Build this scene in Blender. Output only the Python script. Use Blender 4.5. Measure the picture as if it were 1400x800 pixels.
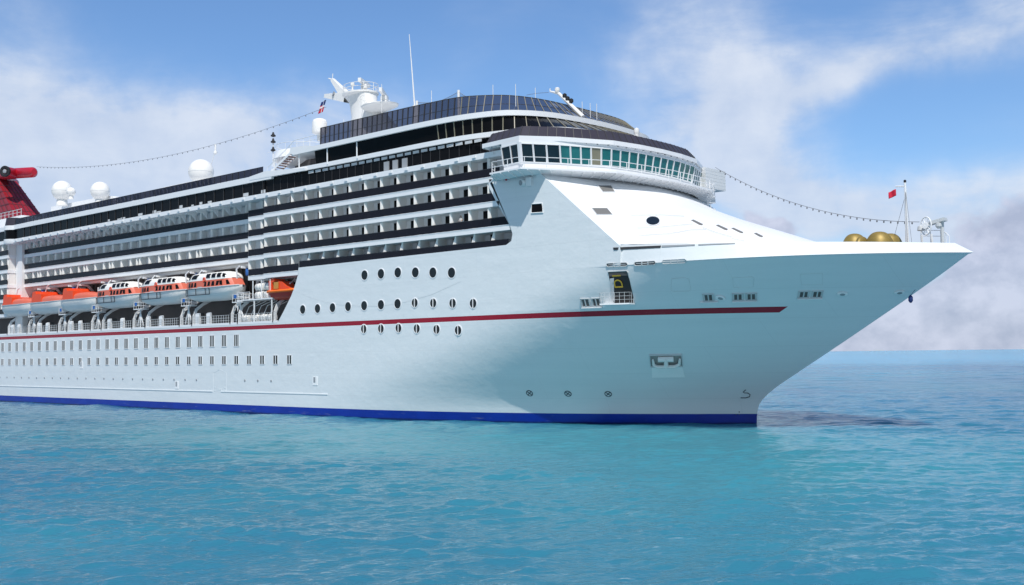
import bpy, math, random
import numpy as np
from mathutils import Vector, Matrix
from mathutils.bvhtree import BVHTree
random.seed(7)
R = math.radians
PI = math.pi
for o in list(bpy.data.objects):
    bpy.data.objects.remove(o)
S = bpy.context.scene
COL = S.collection

# ------------------------------------------------------------------ camera
CAM = Vector((18.324, -102.440, 7.537))
YAW, PIT, ROL, FOC = -0.74086, 0.05647, -0.01122, 1500.0
_fw = Vector((math.sin(YAW) * math.cos(PIT), math.cos(YAW) * math.cos(PIT), math.sin(PIT)))
_r = Vector((math.cos(YAW), -math.sin(YAW), 0))
_u = _r.cross(_fw)
_c, _s = math.cos(ROL), math.sin(ROL)
RIGHT = _c * _r + _s * _u
UP = -_s * _r + _c * _u
cam = bpy.data.cameras.new('camera')
camo = bpy.data.objects.new('camera', cam)
COL.objects.link(camo)
mw = Matrix.Identity(4)
for i in range(3):
    mw[i][0], mw[i][1], mw[i][2], mw[i][3] = RIGHT[i], UP[i], -_fw[i], CAM[i]
camo.matrix_world = mw
cam.sensor_fit = 'HORIZONTAL'
cam.sensor_width = 36.0
cam.lens = FOC / 1400 * 36
cam.clip_start = 0.5
cam.clip_end = 60000
S.camera = camo


def ray(px, py):
    return (_fw + RIGHT * ((px - 700) / FOC) + UP * ((400 - py) / FOC))


def at(px, py, Y):
    d = ray(px, py)
    return CAM + d * ((Y - CAM.y) / d.y)


# ------------------------------------------------------------------ world and sun
SUN_AZ, SUN_EL = R(48), R(57)          # azimuth measured from the bow (+X) towards the near side (-Y)
sun_dir = Vector((math.cos(SUN_EL) * math.cos(SUN_AZ), -math.cos(SUN_EL) * math.sin(SUN_AZ), math.sin(SUN_EL)))
sl = bpy.data.lights.new('sun', 'SUN')
sl.energy = 4.2
sl.angle = R(0.53)
sl.color = (1.0, 0.955, 0.89)
so = bpy.data.objects.new('sun', sl)
COL.objects.link(so)
so.rotation_euler = sun_dir.to_track_quat('Z', 'Y').to_euler()

W = bpy.data.worlds.new('World')
S.world = W
W.use_nodes = True
nt = W.node_tree
nt.nodes.clear()
N, L = nt.nodes.new, nt.links.new


def wm(op, a, b=None, c=None, clamp=False):
    n = N('ShaderNodeMath')
    n.operation = op
    n.use_clamp = clamp
    for i, v in enumerate((a, b, c)):
        if v is None:
            continue
        if isinstance(v, (int, float)):
            n.inputs[i].default_value = v
        else:
            L(v, n.inputs[i])
    return n.outputs[0]


sky = N('ShaderNodeTexSky')
sky.sky_type = 'NISHITA'
sky.sun_disc = False
sky.sun_elevation = SUN_EL
sky.sun_rotation = math.atan2(sun_dir.x, sun_dir.y)
sky.altitude = 0
sky.air_density = 1.0
sky.dust_density = 0.4
sky.ozone_density = 2.5
tc = N('ShaderNodeTexCoord')
sp = N('ShaderNodeSeparateXYZ')
L(tc.outputs['Generated'], sp.inputs[0])
# direction -> (azimuth, elevation) in thousandths of a radian about the compass bearing of the open sea behind the ship
az = wm('MULTIPLY', wm('SUBTRACT', wm('ARCTAN2', sp.outputs[0], sp.outputs[1]), YAW), 1500)
el = wm('MULTIPLY', wm('ARCSINE', sp.outputs[2]), 1500)
cb = N('ShaderNodeCombineXYZ')
L(az, cb.inputs[0])
L(el, cb.inputs[1])


def noise(vec, scale, detail=6, rough=0.55, dist=0.0, sx=1, sy=1, rot=0):
    mp = N('ShaderNodeMapping')
    mp.inputs['Scale'].default_value = (sx, sy, 1)
    mp.inputs['Rotation'].default_value = (0, 0, rot)
    L(vec, mp.inputs['Vector'])
    n = N('ShaderNodeTexNoise')
    n.inputs['Scale'].default_value = scale
    n.inputs['Detail'].default_value = detail
    n.inputs['Roughness'].default_value = rough
    n.inputs['Distortion'].default_value = dist
    L(mp.outputs[0], n.inputs['Vector'])
    return n


warp = noise(cb.outputs[0], 0.0045, 5, 0.55)
wv = N('ShaderNodeVectorMath')
wv.operation = 'MULTIPLY_ADD'
L(warp.outputs['Color'], wv.inputs[0])
wv.inputs[1].default_value = (150, 100, 0)
wv.inputs[2].default_value = (-75, -50, 0)
wa = N('ShaderNodeVectorMath')
wa.operation = 'ADD'
L(cb.outputs[0], wa.inputs[0])
L(wv.outputs[0], wa.inputs[1])
wp = wa.outputs[0]


def dirpix(px, py):
    d = ray(px, py).normalized()
    a = (math.atan2(d.x, d.y) - YAW) * 1500
    return a, math.asin(d.z) * 1500


def blob(px, py, sx, sy, rot, w, power=2.0):
    a, e = dirpix(px, py)
    mp = N('ShaderNodeMapping')
    mp.vector_type = 'TEXTURE'
    mp.inputs['Location'].default_value = (a, e, 0)
    mp.inputs['Rotation'].default_value = (0, 0, R(rot))
    mp.inputs['Scale'].default_value = (sx, sy, 1)
    L(wp, mp.inputs['Vector'])
    ln = N('ShaderNodeVectorMath')
    ln.operation = 'LENGTH'
    L(mp.outputs[0], ln.inputs[0])
    p = wm('POWER', ln.outputs['Value'], power)
    return wm('MULTIPLY', wm('EXPONENT', wm('MULTIPLY', p, -1)), w)


def total(items):
    t = items[0]
    for i in items[1:]:
        t = wm('ADD', t, i)
    return t


wisps = noise(cb.outputs[0], 0.006, 8, 0.6, 0.3, 0.55, 1.5, R(-12)).outputs[0]
soft = noise(cb.outputs[0], 0.0105, 7, 0.55, 0.2).outputs[0]
white = total([
    blob(90, 265, 330, 110, 0, 1.05), blob(330, 185, 240, 60, 8, 0.5), blob(20, 160, 130, 60, 0, 0.35),
    blob(30, 20, 90, 60, 0, 0.35), blob(960, 60, 170, 130, 30, 0.5), blob(1210, 92, 280, 32, 11, 0.62),
    blob(1250, 25, 240, 50, 8, 0.45), blob(1010, 215, 95, 95, -40, 0.85), blob(1130, 285, 150, 50, -12, 0.75),
    blob(1400, 290, 160, 40, 0, 0.45), blob(650, 40, 120, 60, 20, 0.18), blob(-500, 200, 350, 160, 0, 0.9),
    blob(1900, 220, 300, 160, 0, 0.9), blob(700, 330, 1500, 60, 0, 0.35)])
wmask = wm('MULTIPLY', white, wm('MULTIPLY_ADD', wisps, 2.4, -0.22))
wmask = wm('MULTIPLY', wmask, wm('MULTIPLY_ADD', soft, 1.3, 0.4), clamp=True)
ss = N('ShaderNodeMapRange')
ss.interpolation_type = 'SMOOTHSTEP'
L(wmask, ss.inputs[0])
ss.inputs[1].default_value = 0.02
ss.inputs[2].default_value = 1.1
ss.inputs[3].default_value = 0.0
ss.inputs[4].default_value = 0.90
# darker, flat-bottomed cumulus low over the horizon
puff = noise(cb.outputs[0], 0.02, 8, 0.6, 0.2, 1, 1.3).outputs[0]
grey = total([blob(1405, 335, 85, 62, 0, 1.1, 3), blob(1290, 430, 230, 55, 0, 1.1, 3), blob(1420, 400, 140, 90, 0, 0.8, 3),
              blob(1053, 318, 32, 20, 0, 1.0, 3), blob(1012, 302, 22, 12, 0, 0.6, 3), blob(1180, 452, 180, 30, 0, 0.8, 3),
              blob(1800, 400, 300, 70, 0, 1.0, 3), blob(-700, 420, 500, 60, 0, 0.9, 3)])
gm = wm('MULTIPLY_ADD', puff, 1.5, -0.78)
gmask = N('ShaderNodeMapRange')
gmask.interpolation_type = 'SMOOTHSTEP'
L(wm('ADD', grey, gm), gmask.inputs[0])
gmask.inputs[1].default_value = 0.30
gmask.inputs[2].default_value = 0.78
gmask.inputs[4].default_value = 0.92
tint = N('ShaderNodeMix')
tint.data_type = 'RGBA'
tint.blend_type = 'MULTIPLY'
tint.inputs[0].default_value = 1.0
L(sky.outputs[0], tint.inputs[6])
tint.inputs[7].default_value = (0.84, 1.05, 1.27, 1)
m1 = N('ShaderNodeMix')
m1.data_type = 'RGBA'
L(ss.outputs[0], m1.inputs[0])
L(tint.outputs[2], m1.inputs[6])
wsh = N('ShaderNodeMix')
wsh.data_type = 'RGBA'
L(wm('MULTIPLY_ADD', wm('ADD', soft, wisps), 2.2, -1.75, clamp=True), wsh.inputs[0])
wsh.inputs[6].default_value = (4.7, 5.5, 7.0, 1)
wsh.inputs[7].default_value = (6.4, 6.9, 7.8, 1)
L(wsh.outputs[2], m1.inputs[7])
gshade = N('ShaderNodeMix')
gshade.data_type = 'RGBA'
L(wm('MULTIPLY_ADD', wm('ADD', soft, puff), 2.6, -2.05, clamp=True), gshade.inputs[0])
gshade.inputs[6].default_value = (3.6, 4.1, 5.5, 1)
gshade.inputs[7].default_value = (5.3, 5.7, 7.1, 1)
m2 = N('ShaderNodeMix')
m2.data_type = 'RGBA'
L(gmask.outputs[0], m2.inputs[0])
L(m1.outputs[2], m2.inputs[6])
L(gshade.outputs[2], m2.inputs[7])
# unseen dark cloud bank added behind the camera to cut fill on the hull
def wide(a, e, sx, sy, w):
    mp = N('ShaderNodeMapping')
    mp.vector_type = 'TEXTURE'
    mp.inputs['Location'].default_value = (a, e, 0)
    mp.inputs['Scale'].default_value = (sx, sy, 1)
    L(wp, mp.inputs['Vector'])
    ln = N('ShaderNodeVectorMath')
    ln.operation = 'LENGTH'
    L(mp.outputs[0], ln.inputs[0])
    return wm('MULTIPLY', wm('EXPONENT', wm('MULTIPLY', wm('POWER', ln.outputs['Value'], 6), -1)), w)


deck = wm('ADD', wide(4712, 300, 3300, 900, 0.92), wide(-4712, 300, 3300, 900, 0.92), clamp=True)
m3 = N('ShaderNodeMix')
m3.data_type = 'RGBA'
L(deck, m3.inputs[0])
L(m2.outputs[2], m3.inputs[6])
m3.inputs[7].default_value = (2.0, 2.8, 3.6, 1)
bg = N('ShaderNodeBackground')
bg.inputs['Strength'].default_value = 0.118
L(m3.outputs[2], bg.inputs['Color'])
wo = N('ShaderNodeOutputWorld')
L(bg.outputs[0], wo.inputs[0])

S.view_settings.view_transform = 'Standard'
S.view_settings.look = 'None'
S.view_settings.exposure = 0.0
S.view_settings.gamma = 1.0
S.render.engine = 'CYCLES'
S.cycles.use_denoising = True
S.cycles.max_bounces = 8
S.cycles.transparent_max_bounces = 12


# ------------------------------------------------------------------ materials
def mat(name, col, rough=0.5, metal=0.0, var=0.06, scale=0.8, spec=0.5, bump=0.0, streak=0.0, trans=0.0, coat=0.0):
    m = bpy.data.materials.new(name)
    m.use_nodes = True
    t = m.node_tree
    b = t.nodes['Principled BSDF']
    b.inputs['Roughness'].default_value = rough
    b.inputs['Metallic'].default_value = metal
    b.inputs['Specular IOR Level'].default_value = spec
    b.inputs['Coat Weight'].default_value = coat
    geo = t.nodes.new('ShaderNodeNewGeometry')
    n = t.nodes.new('ShaderNodeTexNoise')
    n.inputs['Scale'].default_value = scale
    n.inputs['Detail'].default_value = 6
    mp = t.nodes.new('ShaderNodeMapping')
    mp.inputs['Scale'].default_value = (1, 1, 0.25 if streak else 1)
    t.links.new(geo.outputs['Position'], mp.inputs['Vector'])
    t.links.new(mp.outputs[0], n.inputs['Vector'])
    mx = t.nodes.new('ShaderNodeMix')
    mx.data_type = 'RGBA'
    mx.inputs[6].default_value = tuple(c * (1 - var) for c in col) + (1,)
    mx.inputs[7].default_value = tuple(min(1, c * (1 + var)) for c in col) + (1,)
    t.links.new(n.outputs['Fac'], mx.inputs[0])
    t.links.new(mx.outputs[2], b.inputs['Base Color'])
    if bump:
        bp = t.nodes.new('ShaderNodeBump')
        bp.inputs['Distance'].default_value = bump
        t.links.new(n.outputs['Fac'], bp.inputs['Height'])
        t.links.new(bp.outputs[0], b.inputs['Normal'])
    if trans:
        tr = t.nodes.new('ShaderNodeBsdfTransparent')
        tr.inputs[0].default_value = tuple(min(1, .3 + c * 3) for c in col) + (1,)
        ms = t.nodes.new('ShaderNodeMixShader')
        ms.inputs[0].default_value = trans
        t.links.new(b.outputs[0], ms.inputs[1])
        t.links.new(tr.outputs[0], ms.inputs[2])
        t.links.new(ms.outputs[0], t.nodes['Material Output'].inputs[0])
    return m


WHITE = mat('white_paint', (0.80, 0.81, 0.82), 0.38, var=0.035, scale=0.5, streak=1)
CREAM = mat('white_gelcoat', (0.80, 0.79, 0.76), 0.4, var=0.04)
GREYW = mat('pale_grey_paint', (0.55, 0.57, 0.58), 0.5)
STEEL = mat('grey_steel', (0.30, 0.32, 0.34), 0.45, var=0.12)
DARK = mat('dark_recess', (0.03, 0.032, 0.036), 0.6, var=0.2)
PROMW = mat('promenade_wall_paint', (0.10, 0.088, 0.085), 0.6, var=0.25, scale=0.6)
BLACKG = mat('black_glazing', (0.006, 0.006, 0.007), 0.12, var=0.3, spec=0.10)
PORTG = mat('porthole_glass', (0.008, 0.012, 0.016), 0.06, var=0.3, spec=0.5)
RAILG = mat('smoked_rail_glass', (0.016, 0.016, 0.024), 0.15, var=0.2, spec=0.14, trans=0.12)
SCREENG = mat('tinted_screen_glass', (0.03, 0.03, 0.05), 0.06, var=0.1, spec=0.3, trans=0.42)
ROOFG = mat('tinted_roof_glass', (0.050, 0.046, 0.060), 0.30, var=0.15, spec=0.12)
TEALG = mat('teal_bridge_glass', (0.02, 0.145, 0.15), 0.05, var=0.4, scale=0.9, spec=0.6)
NAVYG = mat('dark_bridge_glass', (0.008, 0.02, 0.028), 0.05, var=0.3, spec=0.6)
BEIGEG = mat('blinded_bridge_glass', (0.22, 0.21, 0.15), 0.1, var=0.3, spec=0.6)
CABING = mat('cabin_window_glass', (0.03, 0.035, 0.035), 0.1, var=0.8, scale=0.35, spec=0.5)
MULL = mat('dark_mullion', (0.035, 0.034, 0.036), 0.5)
TAN = mat('tan_mullion', (0.24, 0.22, 0.16), 0.4)
RED = mat('red_paint', (0.42, 0.010, 0.025), 0.35, var=0.1)
DKRED = mat('funnel_red_paint', (0.26, 0.012, 0.02), 0.4, var=0.15)
ORANGE = mat('orange_gelcoat', (0.78, 0.075, 0.015), 0.4, var=0.1)
CORAL = mat('faded_orange_gelcoat', (0.62, 0.14, 0.085), 0.45, var=0.08)
BLUE = mat('blue_canvas', (0.02, 0.12, 0.40), 0.6)
GOLD = mat('bronze_alloy', (0.28, 0.20, 0.05), 0.5, metal=0.3, var=0.2, scale=2)
BLACK = mat('black_rubber', (0.012, 0.012, 0.014), 0.55)
DECKG = mat('weathered_teak_deck', (0.25, 0.19, 0.13), 0.7, var=0.2)
CABLE = mat('grey_cable', (0.16, 0.17, 0.19), 0.6)
FLAGR = mat('red_bunting', (0.55, 0.01, 0.04), 0.8)
FLAGB = mat('navy_bunting', (0.01, 0.03, 0.14), 0.8)
FLAGW = mat('white_bunting', (0.75, 0.75, 0.75), 0.8)
YELLOW = mat('yellow_lettering', (0.55, 0.36, 0.03), 0.6)
SKIN = mat('skin', (0.45, 0.27, 0.19), 0.6)
SHIRT = mat('pale_shirt', (0.65, 0.62, 0.58), 0.8)
SHORTS = mat('dark_shorts', (0.06, 0.07, 0.11), 0.8)


def hull_material():
    m = bpy.data.materials.new('hull_paint')
    m.use_nodes = True
    t = m.node_tree
    b = t.nodes['Principled BSDF']
    b.inputs['Roughness'].default_value = 0.26
    b.inputs['Specular IOR Level'].default_value = 0.5
    n_, l_ = t.nodes.new, t.links.new
    g = n_('ShaderNodeNewGeometry')
    s = n_('ShaderNodeSeparateXYZ')
    l_(g.outputs['Position'], s.inputs[0])

    def M(op, a, b_=None, c=None, clamp=False):
        n = n_('ShaderNodeMath')
        n.operation = op
        n.use_clamp = clamp
        for i, v in enumerate((a, b_, c)):
            if v is None:
                continue
            if isinstance(v, (int, float)):
                n.inputs[i].default_value = v
            else:
                l_(v, n.inputs[i])
        return n.outputs[0]

    def mixc(f, a, c):
        n = n_('ShaderNodeMix')
        n.data_type = 'RGBA'
        for i, v in ((0, f), (6, a), (7, c)):
            if isinstance(v, tuple):
                n.inputs[i].default_value = v
            elif isinstance(v, float):
                n.inputs[i].default_value = v
            else:
                l_(v, n.inputs[i])
        return n.outputs[2]

    def nz(sc, scale, det=6, rough=.6):
        mp = n_('ShaderNodeMapping')
        mp.inputs['Scale'].default_value = sc
        l_(g.outputs['Position'], mp.inputs['Vector'])
        n = n_('ShaderNodeTexNoise')
        n.inputs['Scale'].default_value = scale
        n.inputs['Detail'].default_value = det
        n.inputs['Roughness'].default_value = rough
        l_(mp.outputs[0], n.inputs['Vector'])
        return n.outputs['Fac']

    x, z = s.outputs[0], s.outputs[2]
    streaks = nz((0.05, 0.05, 1.2), 1.0)
    runs = nz((1.0, 1.0, 0.06), 1.2, 8)
    base = mixc(streaks, (0.65, 0.695, 0.715, 1), (0.745, 0.785, 0.805, 1))
    base = mixc(M('MULTIPLY', M('MULTIPLY_ADD', runs, 3.0, -1.75, True), 0.12), base, (0.50, 0.49, 0.44, 1))
    # weld seams of the plating
    bk = n_('ShaderNodeTexBrick')
    cbx = n_('ShaderNodeCombineXYZ')
    l_(x, cbx.inputs[0])
    l_(z, cbx.inputs[1])
    l_(cbx.outputs[0], bk.inputs['Vector'])
    bk.inputs['Scale'].default_value = 1.0
    bk.inputs['Brick Width'].default_value = 12.0
    bk.inputs['Row Height'].default_value = 2.7
    bk.inputs['Mortar Size'].default_value = 0.035
    bk.inputs['Mortar Smooth'].default_value = 0.6
    base = mixc(M('MULTIPLY', bk.outputs['Fac'], 0.16), base, (0.45, 0.47, 0.49, 1))
    # red stripe with its slanted forward end
    end = M('LESS_THAN', M('SUBTRACT', x, M('MULTIPLY', M('SUBTRACT', z, 11.45), 1.8)), STRIPE_END)
    up_ = M('MULTIPLY', M('MULTIPLY_ADD', x, 1 / 60.0, 100 / 60.0, True), 0.03)
    zz = M('ADD', z, up_)
    stripe = M('MULTIPLY', M('MULTIPLY', M('GREATER_THAN', zz, 11.33), M('LESS_THAN', zz, 11.87)), end)
    base = mixc(stripe, base, (0.30, 0.005, 0.022, 1))
    # blue boot topping with scuffs down to the primer
    edge = M('LESS_THAN', z, M('MULTIPLY_ADD', nz((0.2, 0.2, 0.2), 1), 0.03, 1.04))
    scuff = nz((0.12, 0.12, 0.9), 1.6, 9, 0.7)
    sc = M('MULTIPLY_ADD', scuff, 9, -5.45, True)
    blue = mixc(nz((0.4, 0.4, 0.4), 1.0), (0.003, 0.016, 0.22, 1), (0.005, 0.036, 0.40, 1))
    blue = mixc(M('MULTIPLY', sc, 0.55), blue, (0.30, 0.30, 0.25, 1))
    wet = M('MULTIPLY_ADD', M('ADD', z, M('MULTIPLY', nz((0.5, 0.5, 0.1), 1), 0.25)), -6.0, 2.0, True)
    blue = mixc(M('MULTIPLY', wet, 0.75), blue, (0.004, 0.010, 0.035, 1))
    col = mixc(edge, base, blue)
    l_(col, b.inputs['Base Color'])
    bp = n_('ShaderNodeBump')
    bp.inputs['Distance'].default_value = 0.10
    bp.inputs['Strength'].default_value = 0.6
    l_(nz((0.35, 0.35, 0.5), 1.0, 3), bp.inputs['Height'])
    l_(bp.outputs[0], b.inputs['Normal'])
    return m


STRIPE_END = -33.8
HULL = hull_material()


def water_material():
    m = bpy.data.materials.new('sea_water')
    m.use_nodes = True
    t = m.node_tree
    b = t.nodes['Principled BSDF']
    n_, l_ = t.nodes.new, t.links.new
    g = n_('ShaderNodeNewGeometry')

    def nz(sc, scale, det=4, rough=.55, dist=0.0):
        mp = n_('ShaderNodeMapping')
        mp.inputs['Scale'].default_value = sc
        mp.inputs['Rotation'].default_value = (0, 0, R(25))
        l_(g.outputs['Position'], mp.inputs['Vector'])
        n = n_('ShaderNodeTexNoise')
        n.inputs['Scale'].default_value = scale
        n.inputs['Detail'].default_value = det
        n.inputs['Roughness'].default_value = rough
        n.inputs['Distortion'].default_value = dist
        l_(mp.outputs[0], n.inputs['Vector'])
        return n.outputs['Fac']

    sep = n_('ShaderNodeSeparateXYZ')
    l_(g.outputs['Position'], sep.inputs[0])

    def M(op, a, b_=None, c=None, clamp=False):
        n = n_('ShaderNodeMath')
        n.operation = op
        n.use_clamp = clamp
        for i, v in enumerate((a, b_, c)):
            if v is None:
                continue
            if isinstance(v, (int, float)):
                n.inputs[i].default_value = v
            else:
                l_(v, n.inputs[i])
        return n.outputs[0]

    # pale sandy shallows off the bow, deeper weedy bottom elsewhere
    dx = M('MULTIPLY', M('ADD', sep.outputs[0], 48), 1 / 55)
    dy = M('MULTIPLY', M('ADD', sep.outputs[1], 30), 1 / 38)
    sand = M('EXPONENT', M('MULTIPLY', M('ADD', M('MULTIPLY', dx, dx), M('MULTIPLY', dy, dy)), -1))
    big = nz((1, 1, 1), 0.022, 4)
    lanes = nz((1, 1, 1), 0.0045, 7, 0.65)
    f = M('ADD', M('MULTIPLY', sand, 0.85), M('ADD', M('MULTIPLY_ADD', big, 1.2, -0.6), M('MULTIPLY_ADD', lanes, 2.2, -0.95)), clamp=True)
    mx = n_('ShaderNodeMix')
    mx.data_type = 'RGBA'
    l_(f, mx.inputs[0])
    mx.inputs[6].default_value = (0.019, 0.118, 0.212, 1)
    mx.inputs[7].default_value = (0.040, 0.225, 0.282, 1)
    # shallow pale bank far out behind the ship, colour lightened in place of haze
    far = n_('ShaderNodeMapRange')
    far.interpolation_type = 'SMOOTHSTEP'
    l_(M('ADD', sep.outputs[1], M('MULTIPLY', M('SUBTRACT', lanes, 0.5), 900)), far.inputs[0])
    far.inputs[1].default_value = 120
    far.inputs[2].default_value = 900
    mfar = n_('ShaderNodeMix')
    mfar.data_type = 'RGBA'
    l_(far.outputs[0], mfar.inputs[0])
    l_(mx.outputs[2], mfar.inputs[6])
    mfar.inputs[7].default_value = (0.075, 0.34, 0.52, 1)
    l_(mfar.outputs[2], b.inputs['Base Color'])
    def nzr(sy, scale, det, rough, dist):
        vr = n_('ShaderNodeVectorRotate')
        vr.rotation_type = 'Z_AXIS'
        vr.inputs['Angle'].default_value = R(36)
        l_(g.outputs['Position'], vr.inputs['Vector'])
        mp = n_('ShaderNodeMapping')
        mp.inputs['Scale'].default_value = (1, sy, 1)
        l_(vr.outputs[0], mp.inputs['Vector'])
        n = n_('ShaderNodeTexNoise')
        n.inputs['Scale'].default_value = scale
        n.inputs['Detail'].default_value = det
        n.inputs['Roughness'].default_value = rough
        n.inputs['Distortion'].default_value = dist
        l_(mp.outputs[0], n.inputs['Vector'])
        return n.outputs['Fac']

    b1_ = n_('ShaderNodeBump')
    b1_.inputs['Distance'].default_value = 0.16
    l_(nzr(0.42, 1.0, 3, 0.6, 0.4), b1_.inputs['Height'])
    bp = n_('ShaderNodeBump')
    bp.inputs['Distance'].default_value = 0.05
    l_(nzr(0.5, 4.0, 4, 0.65, 0.3), bp.inputs['Height'])
    l_(b1_.outputs[0], bp.inputs['Normal'])
    # body colour under a rippled skin; wave slopes keep the mean reflectance of a sea surface below one half even at the horizon
    # sunlight spreads through clear water before it comes back up, so cast shadows are soft on it
    df = n_('ShaderNodeSubsurfaceScattering')
    df.falloff = 'BURLEY'
    df.inputs['Scale'].default_value = 12.0
    df.inputs['Radius'].default_value = (1, 1, 1)
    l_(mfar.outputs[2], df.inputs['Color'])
    gl = n_('ShaderNodeBsdfGlossy')
    gl.inputs['Roughness'].default_value = 0.05
    gl.inputs['Color'].default_value = (1, 1, 1, 1)
    l_(bp.outputs[0], gl.inputs['Normal'])
    fr = n_('ShaderNodeFresnel')
    fr.inputs['IOR'].default_value = 1.333
    l_(bp.outputs[0], fr.inputs['Normal'])
    dl_ = n_('ShaderNodeBsdfDiffuse')
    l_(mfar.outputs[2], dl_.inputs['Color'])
    l_(b1_.outputs[0], dl_.inputs['Normal'])
    m0 = n_('ShaderNodeMixShader')
    m0.inputs[0].default_value = 0.45
    l_(df.outputs[0], m0.inputs[1])
    l_(dl_.outputs[0], m0.inputs[2])
    ms = n_('ShaderNodeMixShader')
    l_(M('MINIMUM', fr.outputs[0], 0.52), ms.inputs[0])
    l_(m0.outputs[0], ms.inputs[1])
    l_(gl.outputs[0], ms.inputs[2])
    l_(ms.outputs[0], t.nodes['Material Output'].inputs[0])
    return m


WATER = water_material()


# ------------------------------------------------------------------ mesh helpers
class MB:
    def __init__(self):
        self.V, self.F = [], []

    def add(self, vs, fs):
        b = len(self.V)
        self.V += [tuple(v) for v in vs]
        self.F += [tuple(i + b for i in f) for f in fs]
        return self

    def quad(self, *p):
        return self.add(p, [tuple(range(len(p)))])

    def box(self, x0, x1, y0, y1, z0, z1):
        x0, x1 = sorted((x0, x1)); y0, y1 = sorted((y0, y1)); z0, z1 = sorted((z0, z1))
        v = [(x, y, z) for z in (z0, z1) for y in (y0, y1) for x in (x0, x1)]
        return self.add(v, [(0, 2, 3, 1), (4, 5, 7, 6), (0, 1, 5, 4), (2, 6, 7, 3), (0, 4, 6, 2), (1, 3, 7, 5)])

    def obox(self, c, ax, ay, az_):
        c, ax, ay, az_ = Vector(c), Vector(ax), Vector(ay), Vector(az_)
        v = [c + ax * i + ay * j + az_ * k for k in (-1, 1) for j in (-1, 1) for i in (-1, 1)]
        return self.add(v, [(0, 2, 3, 1), (4, 5, 7, 6), (0, 1, 5, 4), (2, 6, 7, 3), (0, 4, 6, 2), (1, 3, 7, 5)])

    def bar(self, p, q, w, h=None, up=(0, 0, 1)):
        p, q = Vector(p), Vector(q)
        h = h or w
        d = (q - p)
        n = d.normalized()
        u = Vector(up)
        if abs(n.dot(u)) > 0.95:
            u = Vector((1, 0, 0))
        s = n.cross(u).normalized()
        u = s.cross(n)
        return self.obox((p + q) / 2, d / 2, s * w / 2, u * h / 2)

    def tube(self, path, r, n=8, caps=True, closed=False):
        path = [Vector(p) for p in path]
        rs = r if isinstance(r, (list, tuple)) else [r] * len(path)
        rings = []
        m = len(path)
        prev = None
        for i, p in enumerate(path):
            a = path[i - 1] if (i or closed) else p
            c = path[(i + 1) % m] if (i < m - 1 or closed) else p
            d = (c - a).normalized()
            u = prev if prev is not None else (Vector((0, 0, 1)) if abs(d.z) < 0.9 else Vector((1, 0, 0)))
            s = d.cross(u)
            if s.length < 1e-5:
                s = d.orthogonal()
            s.normalize()
            u = s.cross(d).normalized()
            prev = u
            rings.append([p + (s * math.cos(2 * PI * k / n) + u * math.sin(2 * PI * k / n)) * rs[i] for k in range(n)])
        vs = [v for rg in rings for v in rg]
        fs = []
        for i in range(m if closed else m - 1):
            j = (i + 1) % m
            for k in range(n):
                fs.append((i * n + k, i * n + (k + 1) % n, j * n + (k + 1) % n, j * n + k))
        if caps and not closed:
            fs.append(tuple(range(n - 1, -1, -1)))
            fs.append(tuple((m - 1) * n + k for k in range(n)))
        return self.add(vs, fs)

    def lathe(self, prof, c, n=24, axis=(0, 0, 1), sx=1.0, sy=1.0):
        a = Vector(axis).normalized()
        s = a.orthogonal().normalized() if abs(a.z) < 0.99 else Vector((1, 0, 0))
        t = a.cross(s)
        c = Vector(c)
        vs, fs = [], []
        for (r, h) in prof:
            for k in range(n):
                an = 2 * PI * k / n
                vs.append(c + a * h + s * (r * math.cos(an) * sx) + t * (r * math.sin(an) * sy))
        for i in range(len(prof) - 1):
            for k in range(n):
                fs.append((i * n + k, i * n + (k + 1) % n, (i + 1) * n + (k + 1) % n, (i + 1) * n + k))
        fs.append(tuple(range(n - 1, -1, -1)))
        fs.append(tuple((len(prof) - 1) * n + k for k in range(n)))
        return self.add(vs, fs)

    def grid(self, rows, close=False):
        n = len(rows[0])
        vs = [p for r in rows for p in r]
        fs = []
        for i in range(len(rows) - 1):
            for k in range(n if close else n - 1):
                k2 = (k + 1) % n
                fs.append((i * n + k, i * n + k2, (i + 1) * n + k2, (i + 1) * n + k))
        return self.add(vs, fs)

    def prism(self, poly, d):
        """poly: list of 3D points (planar), extruded by vector d"""
        n = len(poly)
        d = Vector(d)
        vs = [Vector(p) for p in poly] + [Vector(p) + d for p in poly]
        fs = [tuple(range(n - 1, -1, -1)), tuple(range(n, 2 * n))]
        fs += [(i, (i + 1) % n, n + (i + 1) % n, n + i) for i in range(n)]
        return self.add(vs, fs)


WORLDLOC = {}


def wloc(o):
    return WORLDLOC.get(o.name, Vector((0, 0, 0))) if o else Vector((0, 0, 0))


def build(name, mb, m, parent=None, smooth=None, label=None, origin=None, fixn=True):
    V = np.array(mb.V, dtype=float)
    if origin is None:
        lo, hi = V.min(0), V.max(0)
        origin = Vector(((lo[0] + hi[0]) / 2, (lo[1] + hi[1]) / 2, lo[2]))
    origin = Vector(origin)
    me = bpy.data.meshes.new(name)
    me.from_pydata([tuple(v) for v in (V - np.array(origin))], [], mb.F)
    me.update()
    if fixn:
        import bmesh
        bm = bmesh.new()
        bm.from_mesh(me)
        bmesh.ops.recalc_face_normals(bm, faces=bm.faces)
        bm.to_mesh(me)
        bm.free()
    me.materials.append(m)
    if smooth is not None:
        me.polygons.foreach_set('use_smooth', [True] * len(me.polygons))
        me.set_sharp_from_angle(angle=R(smooth))
    o = bpy.data.objects.new(name, me)
    COL.objects.link(o)
    o.location = origin - wloc(parent)
    if parent:
        o.parent = parent
    WORLDLOC[o.name] = origin
    if label:
        o['label'] = label
    return o


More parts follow.
